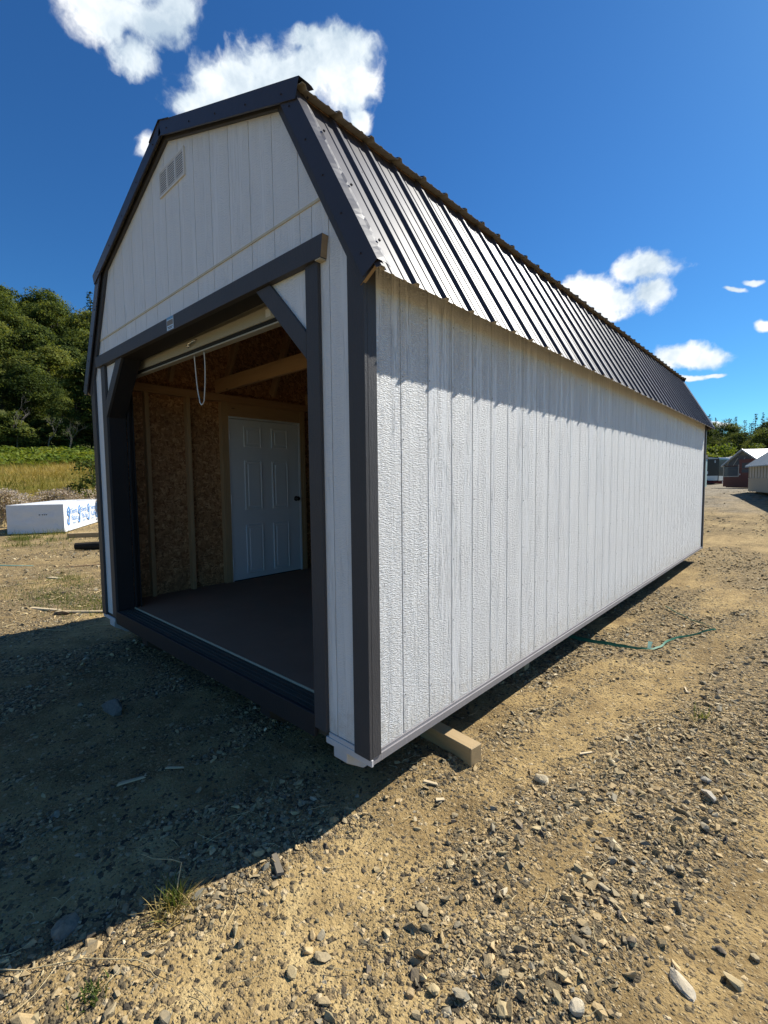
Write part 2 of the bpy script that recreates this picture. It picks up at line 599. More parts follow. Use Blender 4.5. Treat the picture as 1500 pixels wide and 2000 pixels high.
def mk_ground():
    m, t, out = material('gravelly_soil')
    p = t.pos()
    pm = t.comb(t.sep(p)[0], t.sep(p)[1], 0)
    grav = t.attr('grav', 'Fac'); mead = t.attr('mead', 'Fac'); yard = t.attr('yard', 'Fac')
    big = t.noise(pm, .55, 4, .6)
    mid = t.noise(pm, 4.5, 5, .65)
    fin = t.noise(pm, 55, 4, .65)
    soil = t.ramp(t.math('ADD', t.math('MULTIPLY', big, .5), t.math('MULTIPLY', mid, .5)),
                  [(.34, (.125, .080, .034)), (.45, (.22, .148, .064)), (.56, (.37, .258, .112)), (.68, (.54, .40, .19))])
    soil = t.mix(t.math('MULTIPLY', t.smooth(fin, .35, .7), .5), soil, t.mix(.5, soil, (.48, .355, .175)))
    # small stones that the scattered ones lie among
    v1 = t.new('ShaderNodeTexVoronoi', feature='F1'); t.put(v1.inputs['Vector'], t.vmath('ADD', pm, t.scale(t.noise(pm, 40, 2, color=True), .012))); v1.inputs['Scale'].default_value = 62
    v2 = t.new('ShaderNodeTexVoronoi', feature='F1'); t.put(v2.inputs['Vector'], pm); v2.inputs['Scale'].default_value = 150
    s1 = t.sep(v1.outputs['Color']); s2 = t.sep(v2.outputs['Color'])
    stone = t.ramp(s1[0], [(0, (.06, .05, .038)), (.3, (.145, .115, .07)), (.6, (.25, .18, .095)), (.85, (.38, .275, .14)), (1, (.50, .40, .25))])
    stone2 = t.ramp(s2[0], [(0, (.09, .07, .045)), (.5, (.25, .185, .10)), (1, (.46, .35, .19))])
    g1 = t.math('GREATER_THAN', t.math('ADD', s1[1], t.math('MULTIPLY', grav, .62)), .86)
    g2 = t.math('GREATER_THAN', t.math('ADD', s2[1], t.math('MULTIPLY', grav, .4)), .80)
    c = t.mix(t.math('MULTIPLY', g2, .8), soil, stone2)
    c = t.mix(g1, c, stone)
    far_tone = t.mix(t.math('MULTIPLY', yard, .75), c, t.ramp(t.math('ADD', t.math('MULTIPLY', t.noise(pm, 1.1, 6, .7), .55), t.math('MULTIPLY', t.noise(pm, 9, 5, .75), .45)), [(.36, (.13, .096, .052)), (.45, (.26, .188, .092)), (.53, (.41, .29, .135)), (.64, (.55, .41, .20))]))
    c = far_tone
    # the meadow beyond the yard
    mg = t.math('ADD', t.math('MULTIPLY', t.noise(pm, .16, 4, .6), .65), t.math('MULTIPLY', t.noise(t.scale(pm, (1, 1, 1)), 1.8, 4, .7), .35))
    gcol = t.ramp(mg, [(.38, (.12, .15, .028)), (.46, (.21, .19, .045)), (.54, (.31, .225, .065)), (.64, (.35, .27, .095))])
    c = t.mix(mead, c, gcol)
    greyyard = t.math('MULTIPLY', t.smooth(t.math('ADD', t.sep(p)[1], t.math('MULTIPLY', t.noise(pm, .35, 4), 14)), 20, 32), .75)
    c = t.mix(t.math('MULTIPLY', greyyard, t.math('SUBTRACT', 1.0, mead)), c, t.ramp(t.noise(pm, 3, 5, .75), [(.38, (.13, .12, .10)), (.62, (.34, .30, .23))]))
    c = t.mix(t.attr('wood', 'Fac'), c, t.ramp(t.noise(pm, .8, 4), [(.35, (.030, .040, .014)), (.65, (.075, .085, .028))]))
    h = t.math('ADD', t.math('MULTIPLY', g1, t.math('SUBTRACT', .9, v1.outputs['Distance'])), t.math('MULTIPLY', g2, t.math('SUBTRACT', .5, t.math('MULTIPLY', v2.outputs['Distance'], .6))))
    h = t.math('ADD', h, t.math('ADD', t.math('MULTIPLY', fin, .9), t.math('MULTIPLY', mid, .8)))
    principled(t, out, c, .95, .10, t.bump(h, .013, 1.0))
    return m


def mk_stone():
    m, t, out = material('crushed_stone')
    c = t.attr('tint')
    n = t.noise(t.obj(), 55, 4, .65)
    c = t.mix(1.0, c, t.ramp(n, [(.3, .72), (.7, 1.25)]), 'MULTIPLY')
    dust = t.smooth(t.math('ADD', t.sep(t.new('ShaderNodeNewGeometry').outputs['Normal'])[2], t.math('MULTIPLY', t.noise(t.obj(), 25, 3), .8)), .95, 1.5)
    c = t.mix(t.math('MULTIPLY', dust, .5), c, (.36, .265, .14))
    principled(t, out, c, .85, .25, t.bump(t.noise(t.obj(), 140, 3, .6), .002, .7))
    return m


def mk_leaf(name, cols, trans=.42, rough=.8):
    m, t, out = material(name)
    a = t.attr('tint', 'Fac')
    r = t.math('MULTIPLY', t.math('SUBTRACT', t.rnd(), .5), .6)
    c = t.ramp(t.math('ADD', a, r), [(i / (len(cols) - 1), cc) for i, cc in enumerate(cols)])
    p = t.new('ShaderNodeBsdfPrincipled')
    t.put(p.inputs['Base Color'], c); p.inputs['Roughness'].default_value = rough; p.inputs['Specular IOR Level'].default_value = .12
    tr = t.new('ShaderNodeBsdfTranslucent'); t.put(tr.inputs[0], t.mix(1.0, c, (1.25, 1.15, .55), 'MULTIPLY'))
    mx = t.new('ShaderNodeMixShader'); mx.inputs[0].default_value = trans
    t.l.new(p.outputs[0], mx.inputs[1]); t.l.new(tr.outputs[0], mx.inputs[2]); t.l.new(mx.outputs[0], out.inputs[0])
    return m


def mk_roof_metal():
    m, t, out = material('charcoal_roof_metal')
    n = t.noise(t.scale(t.obj(), (3, 3, 3)), 1, 4, .6)
    c = t.mix(n, (.040, .034, .042), (.055, .048, .056))
    b = t.noise(t.obj(), 6, 2, .5)
    rr = t.math('ADD', .445, t.math('MULTIPLY', t.noise(t.obj(), 14, 4, .6), .08))
    principled(t, out, c, rr, .38, t.bump(b, .006, .25), coat=.08)
    return m


M_SIDING = mk_siding(streak=.34)
M_SIDING_F = mk_siding('white_siding_shade', .06, .0016)  # same white paint, streaks and relief weakened as it looks in shade
M_SKIRTSIDE = mk_wood_paint('grey_base_board', (.26, .245, .25), .6)
M_GROOVE = mk_flat('grey_groove_paint', (.50, .49, .47), .8, .2)  # even grey-tan at the bottom of the siding grooves
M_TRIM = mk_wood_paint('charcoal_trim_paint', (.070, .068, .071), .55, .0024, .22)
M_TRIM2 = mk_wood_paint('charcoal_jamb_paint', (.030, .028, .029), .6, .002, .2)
M_WHITEBOARD = mk_wood_paint('white_skirt_paint', (.60, .58, .58), .55)
M_ENDGRAIN = mk_lumber('raw_end_grain', (.24, .16, .09), (.42, .31, .19), 1)
M_STUD = mk_lumber('fir_framing_upright', (.32, .19, .09), (.56, .38, .21), 2)
M_BEAM_X = mk_lumber('fir_framing_cross', (.34, .19, .085), (.60, .39, .20), 0)
M_BEAM_Y = mk_lumber('fir_framing_long', (.32, .18, .09), (.55, .36, .2), 1)
M_TIMBER = mk_lumber('weathered_timber', (.27, .18, .09), (.50, .37, .20), 0)
M_OLDWOOD = mk_lumber('grey_weathered_wood', (.10, .085, .065), (.27, .23, .17), 0)
M_SILL = mk_lumber('treated_sill_wood', (.040, .034, .026), (.105, .09, .066), 0)
M_FLOOR = mk_flat('brown_floor_panel', (.30, .175, .11), .85, .08, .2, 3, .0006, 90)
M_OSB = mk_osb()
M_ROOF = mk_roof_metal()
M_ROOFBACK = mk_flat('roof_panel_back', (.55, .50, .41), .55, .35, .08)
M_METALTRIM = mk_flat('charcoal_trim_metal', (.050, .046, .052), .42, .3, .1, 4, .004, 5)
M_DOORCURTAIN = mk_flat('cream_door_metal', (.47, .45, .38), .4, .45, .06)
M_RUBBER = mk_flat('black_rubber', (.020, .020, .020), .7, .3)
M_CHROME = mk_flat('bright_chrome', (.75, .76, .77), .22, .5, .03, metallic=1.0)
M_ROPE = mk_flat('white_cord', (.74, .72, .66), .8, .2, .1, 60, .001, 400)
M_DOORWHITE = mk_flat('white_door_paint', (.72, .73, .76), .4, .45, .03)
M_DARKMETAL = mk_flat('dark_knob_metal', (.09, .08, .07), .3, .5, .1, metallic=1.0)
M_VENT = mk_flat('cream_vent_plastic', (.74, .71, .66), .5, .4, .05)
M_VENTDARK = mk_flat('vent_screen', (.05, .045, .04), .8, .2)
M_STICKER = mk_flat('pale_sticker', (.55, .66, .76), .4, .4, .05)
M_STICKBLUE = mk_flat('sticker_blue', (.10, .30, .50), .4, .4, .05)
M_STICKTAN = mk_flat('sticker_picture', (.22, .17, .12), .5, .4, .6, 60)
M_RED = mk_flat('label_red', (.45, .05, .04), .5, .4)
M_WRAP = mk_flat('white_plastic_wrap', (.70, .71, .72), .45, .4, .08, 2, .035, 5)
M_BLUEINK = mk_flat('blue_print', (.07, .24, .55), .5, .3, .1)
M_GREYINK = mk_flat('pale_blue_print', (.33, .46, .62), .5, .3, .1)
M_DARKINK = mk_flat('dark_print', (.05, .05, .06), .6, .3)
M_STRAP = mk_flat('green_strapping', (.035, .16, .095), .6, .2, .2, 12)
M_STRAPPALE = mk_flat('pale_green_strapping', (.25, .42, .33), .6, .2, .1, 12)
M_GROUND = mk_ground()
M_STONE = mk_stone()
M_STRAW = mk_flat('dry_straw', (.52, .41, .22), .7, .3, .25, 20)
M_LEAF_A = mk_leaf('broad_leaves', [(.026, .042, .013), (.066, .094, .024), (.125, .155, .036), (.20, .215, .055)])
M_LEAF_C = mk_leaf('conifer_needles', [(.018, .036, .020), (.034, .062, .030), (.055, .090, .040), (.085, .12, .052)], .2)
M_LEAF_Y = mk_leaf('bright_shrub_leaves', [(.075, .12, .02), (.13, .18, .03), (.20, .235, .045), (.28, .28, .07)])
M_GRASS = mk_leaf('green_grass', [(.05, .085, .018), (.09, .125, .03), (.14, .16, .045), (.30, .24, .10)])
M_GOLD = mk_leaf('golden_grass', [(.12, .135, .03), (.24, .20, .05), (.36, .27, .085), (.44, .34, .15)], .35)
M_SEED = mk_leaf('dry_seed_heads', [(.16, .12, .08), (.30, .23, .17), (.42, .34, .27), (.50, .43, .36)], .3)
M_BARK = mk_flat('tree_bark', (.10, .085, .07), .9, .2, .35, 6, .02, 12)
M_TWIG = mk_flat('bare_grey_twigs', (.15, .135, .115), .9, .2, .3, 6)
M_TRAILER = mk_flat('black_trailer_skin', (.022, .023, .026), .3, .5, .1)
M_PLATE = mk_flat('tread_plate', (.62, .64, .64), .38, .5, .12, 12, .004, 60, metallic=.4)
M_BROWN = mk_flat('dark_brown_paint', (.16, .055, .042), .6, .35, .12)
M_POLY = mk_flat('translucent_panel', (.36, .41, .44), .35, .5, .08)
M_POLYDIRTY = mk_flat('weathered_panel', (.46, .43, .36), .5, .4, .25, 3)
M_BEIGE = mk_flat('beige_paint', (.40, .36, .27), .6, .35, .08)
M_TEAL = mk_flat('pale_green_siding', (.26, .37, .38), .6, .35, .08)
M_REDPAINT = mk_flat('dull_red_paint', (.22, .045, .045), .6, .35, .1)
M_ROOFWHITE = mk_flat('white_sheet_roof', (.74, .76, .78), .4, .45, .05)
M_DARKROOF = mk_flat('dark_shelter_roof', (.03, .028, .028), .7, .3, .2)
M_GLASS = mk_flat('dim_window', (.10, .10, .10), .12, .55, .1)


# ------------------------------------------------------------------ ground
def make_ground():
    n = 570
    t = np.linspace(-1, 1, n)
    a = 1.25; b = math.asinh(420 / a)
    gx = .55 + a * np.sinh(b * t); gy = .75 + a * np.sinh(b * t)
    X, Y = np.meshgrid(gx, gy, indexing='ij')
    x = X.ravel(); y = Y.ravel()
    z = ground_z(x, y)
    idx = np.arange(n * n).reshape(n, n)
    F = np.stack([idx[:-1, :-1], idx[1:, :-1], idx[1:, 1:], idx[:-1, 1:]], -1).reshape(-1, 4)
    mead = sstep(-x + (fbm(x * .2, y * .2, 71, 3) - .5) * 6, 22, 27)
    mead = np.maximum(mead, sstep(y + (fbm(x * .2, y * .2, 72, 3) - .5) * 8, 50, 58))
    mead = np.maximum(mead, sstep(np.hypot(x, y), 70, 100))
    wood = np.maximum(sstep(-x + (fbm(x * .2, y * .2, 73, 3) - .5) * 4, 66, 70), sstep(y + (fbm(x * .2, y * .2, 74, 3) - .5) * 8, 66, 76))
    yard = sstep(np.hypot(x - 1.4, y + 1.4), 5, 16)
    me = tri_mesh('ground', np.stack([x, y, z], 1), F, {'grav': gravel_amount(x, y), 'mead': mead, 'yard': yard, 'wood': wood}, smooth=True)
    return link('ground', me, M_GROUND, kind='structure')


make_ground()

# ------------------------------------------------------------------ the shed
CX = -1.772            # centre line; the right wall's trim corner stands at x = 0
W2 = 1.772
L = 8.47
G = .2032              # siding groove spacing
RP = .2205             # roof rib spacing

shed = empty('storage_shed', (CX, L / 2, -.16), 'big white barn-style shed with charcoal trim, ribbed metal roof and raised roll-up door', 'shed')


def mx(x):
    """mirror about the shed's centre line"""
    return 2 * CX - x


def low_x(z):          # half width of the lower roof plane at height z
    return 1.872 - (z - 2.05) / 1.78


def up_z(h):           # height of the upper roof plane at half width h
    return 3.50 - .372 * h


def gable_clip(pts, inset=.035):
    for s in (1, -1):
        # lower planes: s*(x-CX) <= 1.872-inset - (z-2.05)/1.78
        pts = clip_poly(pts, s, 1 / 1.78, 1.872 - inset + 2.05 / 1.78 + s * CX)
        # upper planes: z <= 3.5 - inset - .372*s*(x-CX)
        pts = clip_poly(pts, .372 * s, 1, 3.50 - inset + .372 * s * CX)
    return pts


# sheathing behind the boards (painted outside, strand board inside)
def wall_sheet(x0, x1, y0, y1, z0, z1, outer):
    b = MB().box(x0, x1, y0, y1, z0, z1)
    b.m = [1] * 6
    b.m[outer] = 0
    return b.build('wall_sheathing', [M_GROOVE, M_OSB], shed)


wall_sheet(-.047, -.034, .034, L - .034, .0, 2.235, 3)
wall_sheet(mx(-.034), mx(-.047), .034, L - .034, .0, 2.235, 5)
for (a, b) in ((.034, .046), (L - .046, L - .034)):
    front = a < 1
    pts = gable_clip([(CX - 1.737, 0.0), (CX + 1.737, 0.0), (CX + 1.737, 3.6), (CX - 1.737, 3.6)], .05)
    if front:            # leave the door opening clear
        op = [(-3.19, 2.25), (-.34, 2.25)]
        for q in (clip_poly(pts, 0, -1, -2.25), clip_poly(clip_poly(pts, 0, 1, 2.25), 1, 0, -3.19), clip_poly(clip_poly(pts, 0, 1, 2.25), -1, 0, .34)):
            m = MB().prism(q, 1, a, b)
            m.m = [1] * len(m.f); m.m[0] = 0
            m.build('wall_sheathing', [M_GROOVE, M_OSB], shed)
    else:
        m = MB().prism(pts, 1, a, b); m.m = [1] * len(m.f); m.m[1] = 0
        m.build('wall_sheathing', [M_GROOVE, M_OSB], shed)

# side boards: one mesh shared by every full board of a wall
def board_mesh(x_out, sgn):
    y0, y1 = .0017, G - .0017
    c = .0022; th = .013
    xi = x_out - sgn * th; xm = x_out - sgn * c
    b = MB().prism([(xi, y0), (xm, y0), (x_out, y0 + c), (x_out, y1 - c), (xm, y1), (xi, y1)], 2, .014, 2.235)
    return b


nb = int((L - .02 - .0496) / G)
for xo, sg in ((-.02, 1), (mx(-.02), -1)):
    first = None
    for i in range(nb + 1):
        y = .0496 + G * i
        if first is None:
            first = o = board_mesh(xo, sg).build('siding_board', M_SIDING, shed)
        else:
            o = first.copy(); COL.objects.link(o)
        o.location = (0, y, 0)
        if i == nb:
            o.scale = (1, (L - .024 - y) / G, 1)

SEAM = 2.475
ks = [(-.229 - G * k) for k in range(-2, 17)]


def front_board(x0, x1, z0, z1, clip=True, y=.02, back=False):
    pts = [(x0 + .0022, z0), (x1 - .0022, z0), (x1 - .0022, z1), (x0 + .0022, z1)]
    if clip: pts = gable_clip(pts)
    if len(pts) < 3 or x1 - x0 < .012: return
    a, b = (y, y + .013) if not back else (L - y - .013, L - y)
    MB().prism(pts, 1, a, b).build('siding_board', M_SIDING_F, shed)


xl, xr = mx(-.02), -.02
for k in ks:
    x0, x1 = max(k, xl), min(k + G, xr)
    if x1 <= x0: continue
    # gable, above the flashing line
    front_board(x0, x1, SEAM + .006, 3.6, y=.0165)
    front_board(x0, x1, .02, 3.6, back=True)
    # below it: over the header, and the strips beside the door
    if x0 >= -.345 or x1 <= -3.2:
        front_board(x0, x1, .022, SEAM - .004)
    else:
        lo = max(x0, -3.2); hi = min(x1, -.345)
        front_board(lo, hi, 2.24, SEAM - .004)
        if x0 < -3.2: front_board(x0, -3.2, .022, SEAM - .004)
        if x1 > -.345: front_board(-.345, x1, .022, SEAM - .004)

zf = gable_clip([(xl, SEAM - .006), (xr, SEAM - .006), (xr, SEAM + .006), (xl, SEAM + .006)])
MB().prism(zf, 1, .0145, .03).build('seam_flashing', mk_flat('cream_flashing', (.62, .55, .40), .6, .3), shed)

# corner boards
for s in (0, 1):
    for yy in (0, 1):
        X = (lambda v: v) if s == 0 else mx
        xa, xb = sorted((X(-.098), X(0)))
        ya, yb = (0, .0195) if yy == 0 else (L - .0195, L)
        top = gable_clip([(xa, 0.0), (xb, 0.0), (xb, 2.4), (xa, 2.4)], .03)
        MB().prism(top, 1, ya, yb).build('corner_trim', M_TRIM, shed, bevel=.0015)
        xa, xb = sorted((X(-.0195), X(-.0004)))
        ya, yb = (.02, .0755) if yy == 0 else (L - .0755, L - .02)
        MB().box(xa, xb, ya, yb, 0, 2.21).build('corner_trim', M_TRIM, shed, bevel=.0015)

# skirt boards under the siding
for X in ((lambda v: v), mx):
    xa, xb = sorted((X(-.034), X(-.006)))
    MB().box(xa, xb, .012, L - .012, -.034, -.001).box(*sorted((X(-.034), X(-.0145))), .076, L - .076, -.002, .0125).build('skirt_board', M_SKIRTSIDE, shed)
MB().box(-.302, .004, .008, .0195, -.032, -.0015).box(-.285, -.1, .012, .0195, -.002, .021).build('skirt_board', M_WHITEBOARD, shed, bevel=.0012)
MB().box(mx(.002), -3.235, .008, .0195, -.032, -.0015).build('skirt_board', M_WHITEBOARD, shed, bevel=.0012)
MB().box(mx(.002), .002, L - .02, L - .006, -.032, -.0015).build('skirt_board', M_WHITEBOARD, shed)

# floor, frame under it, skids
MB().box(-3.49, -.052, .157, L - .05, .058, .09).build('floor', M_FLOOR, shed)
MB().box(-3.49, -.052, .024, L - .05, -.018, .057).build('floor_frame', M_SILL, shed)
MB().box(-3.15, -.38, .150, .1565, .070, .0925).build('floor_edge_strip', mk_flat('raw_floor_edge', (.50, .42, .30), .7, .3, .2, 20), shed)
for y0, y1 in ((.0215, .050), (.0545, .083), (.0875, .116), (.1205, .1475)):
    MB().box(-3.153, -.377, y0, y1, .0575, .083).build('sill_board', M_SILL, shed, bevel=.003)
MB().box(-3.157, -.373, -.003, .0205, -.030, .085).build('threshold_board', M_TRIM2, shed, bevel=.003)
for (xa, xb, wht) in ((-.258, -.165, 1), (-.885, -.795, 0), (-2.62, -2.52, 0), (-3.40, -3.285, 1)):
    b = MB().prism([(.016, -.035), (.016, -.086), (.125, -.160), (L - .14, -.160), (L - .03, -.086), (L - .03, -.035)], 0, xa, xb)
    b.m = [2, 2, 0, 1, 2, 1, 0, 2]
    b.build('skid', [M_WHITEBOARD if wht else M_TRIM2, M_ENDGRAIN if wht else M_SILL, M_WHITEBOARD if wht else M_SILL], shed, bevel=.003)

# door surround
b = MB().prism([(-3.333, 2.333), (-3.322, 2.243), (-.246, 2.204), (-.231, 2.300)], 1, -.017, .0195)
b.m[2 + 2] = 1
b.build('header_board', [M_TRIM, M_ENDGRAIN], shed, bevel=.0012)
MB().box(-.286, -.249, -.0155, .0192, 2.1985, 2.2025).build('unpainted_edge', mk_flat('cream_header_underside', (.55, .48, .34), .6, .3), shed)
MB().box(-.377, -.288, -.0005, .0195, .021, 2.2045).build('door_trim', M_TRIM, shed, bevel=.0015)
MB().box(-3.252, -3.156, -.0005, .0195, .021, 2.2435).build('door_trim', M_TRIM, shed, bevel=.0015)
for x0, x1 in ((-.376, -.352), (-3.178, -3.157)):
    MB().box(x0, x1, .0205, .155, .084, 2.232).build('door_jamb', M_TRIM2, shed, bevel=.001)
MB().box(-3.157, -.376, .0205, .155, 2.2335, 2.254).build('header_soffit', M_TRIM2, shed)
# corner braces with their soffits, white panels in the corners
br = [(-.660, 2.2045), (-.785, 2.2055), (-.3785, 1.790), (-.3785, 1.913)]
bl = [(-2.869, 2.2375), (-2.735, 2.2365), (-3.1545, 1.800), (-3.1545, 1.938)]
for pg, sx in ((br, 1), (bl, -1)):
    MB().prism(pg, 1, -.0003, .0195).build('corner_brace', M_TRIM, shed, bevel=.0015)
    a, c = pg[1], pg[2]
    q = [(a[0], a[1] + .02), (a[0] + sx * .03, a[1] + .024), (c[0], c[1] + .03), (c[0], c[1])]
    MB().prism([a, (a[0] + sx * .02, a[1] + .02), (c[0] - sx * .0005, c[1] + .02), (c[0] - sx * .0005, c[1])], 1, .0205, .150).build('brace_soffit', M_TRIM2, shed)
MB().prism([(-.384, 2.233), (-.384, 1.86), (-.74, 2.233)], 1, .0205, .033).build('corner_panel', M_SIDING_F, shed)
MB().prism([(-3.150, 2.233), (-2.79, 2.233), (-3.150, 1.87)], 1, .0205, .033).build('corner_panel', M_SIDING_F, shed)

# sticker on the header
st = MB().prism([(-1.826, 2.316), (-1.826, 2.232), (-1.726, 2.229), (-1.726, 2.313)], 1, -.0192, -.0172).build('sticker', M_STICKER, shed)
MB().prism([(-1.82, 2.293), (-1.82, 2.262), (-1.732, 2.26), (-1.732, 2.291)], 1, -.0202, -.0193).build('picture', M_STICKTAN, st)
MB().prism([(-1.822, 2.3145), (-1.822, 2.30), (-1.730, 2.297), (-1.730, 2.3115)], 1, -.0202, -.0193).build('band', M_STICKBLUE, st)
MB().prism([(-1.815, 2.252), (-1.815, 2.248), (-1.737, 2.246), (-1.737, 2.250)], 1, -.0202, -.0193).prism([(-1.805, 2.243), (-1.805, 2.2395), (-1.747, 2.238), (-1.747, 2.2415)], 1, -.0202, -.0193).build('text_line', M_DARKINK, st)

# gable vent: frame with three columns of louvres
vx0, vx1, vz0, vz1 = -1.918, -1.547, 3.124, 3.292
b = MB()
b.box(vx0, vx1, .006, .016, vz0, vz0 + .014).box(vx0, vx1, .006, .016, vz1 - .014, vz1)
cw = (vx1 - vx0 - .014) / 3
for k in range(4):
    b.box(vx0 + k * cw, vx0 + k * cw + .014, .0055, .016, vz0 + .0145, vz1 - .0145)
vent = b.build('gable_vent', M_VENT, shed)
MB().box(vx0 + .01, vx1 - .01, .0152, .0162, vz0 + .01, vz1 - .01).build('screen', M_VENTDARK, vent)
lv = None
for k in range(3):
    xa = vx0 + k * cw + .015
    for j in range(10):
        z = vz0 + .019 + j * (vz1 - vz0 - .036) / 9.6
        if lv is None:
            lv = o = MB().prism([(.0060, -.002), (.0060, .0055), (.0145, .0105), (.0145, .0085)], 0, 0, cw - .016).build('louvre', M_VENT, vent)
        else:
            o = lv.copy(); COL.objects.link(o)
        o.location = (xa, 0, z)

# ------------------------------------------------------------------ roof
def roof_profile(y0, y1):
    pts = []
    k0 = int(math.floor((y0 - .218) / RP)) - 1
    for k in range(k0, k0 + int((y1 - y0) / RP) + 4):
        c = .218 + RP * k
        for dy, h in ((-.022, 0), (-.010, .0155), (.010, .0155), (.022, 0), (.060, 0), (.066, .0035), (.077, .0035), (.083, 0),
                      (.1375, 0), (.1435, .0035), (.1545, .0035), (.1605, 0)):
            pts.append((c + dy, h))
    inside = [p for p in pts if y0 < p[0] < y1]
    def at(y):
        for a, b_ in zip(pts, pts[1:]):
            if a[0] <= y <= b_[0]:
                return a[1] + (b_[1] - a[1]) * (y - a[0]) / (b_[0] - a[0])
        return 0
    return [(y0, at(y0))] + inside + [(y1, at(y1))]


def roof_sheet(y0, y1, P, Q, nrm, th=.0016, lift=0.0):
    """P lower end, Q upper end (x,z); nrm unit normal (x,z)"""
    pr = roof_profile(y0, y1)
    n = len(pr)
    vs = []
    for off in (0, -th):
        for E_ in (P, Q):
            for (y, h) in pr:
                hh = h + off + lift
                vs.append((E_[0] + nrm[0] * hh, y, E_[1] + nrm[1] * hh))
    fs = []; ms = []
    for i in range(n - 1):
        fs.append((i, i + 1, n + i + 1, n + i)); ms.append(0)
        fs.append((2 * n + i, 3 * n + i, 3 * n + i + 1, 2 * n + i + 1)); ms.append(1)
        fs.append((i, 2 * n + i, 2 * n + i + 1, i + 1)); ms.append(1)
        fs.append((n + i, n + i + 1, 3 * n + i + 1, 3 * n + i)); ms.append(1)
    for i in (0, n - 1):
        fs.append((i, n + i, 3 * n + i, 2 * n + i)); ms.append(0)
    b = MB(); b.v = vs; b.f = [list(q) for q in fs]; b.m = ms
    return b.build('roof_sheet', [M_ROOF, M_ROOFBACK], shed)


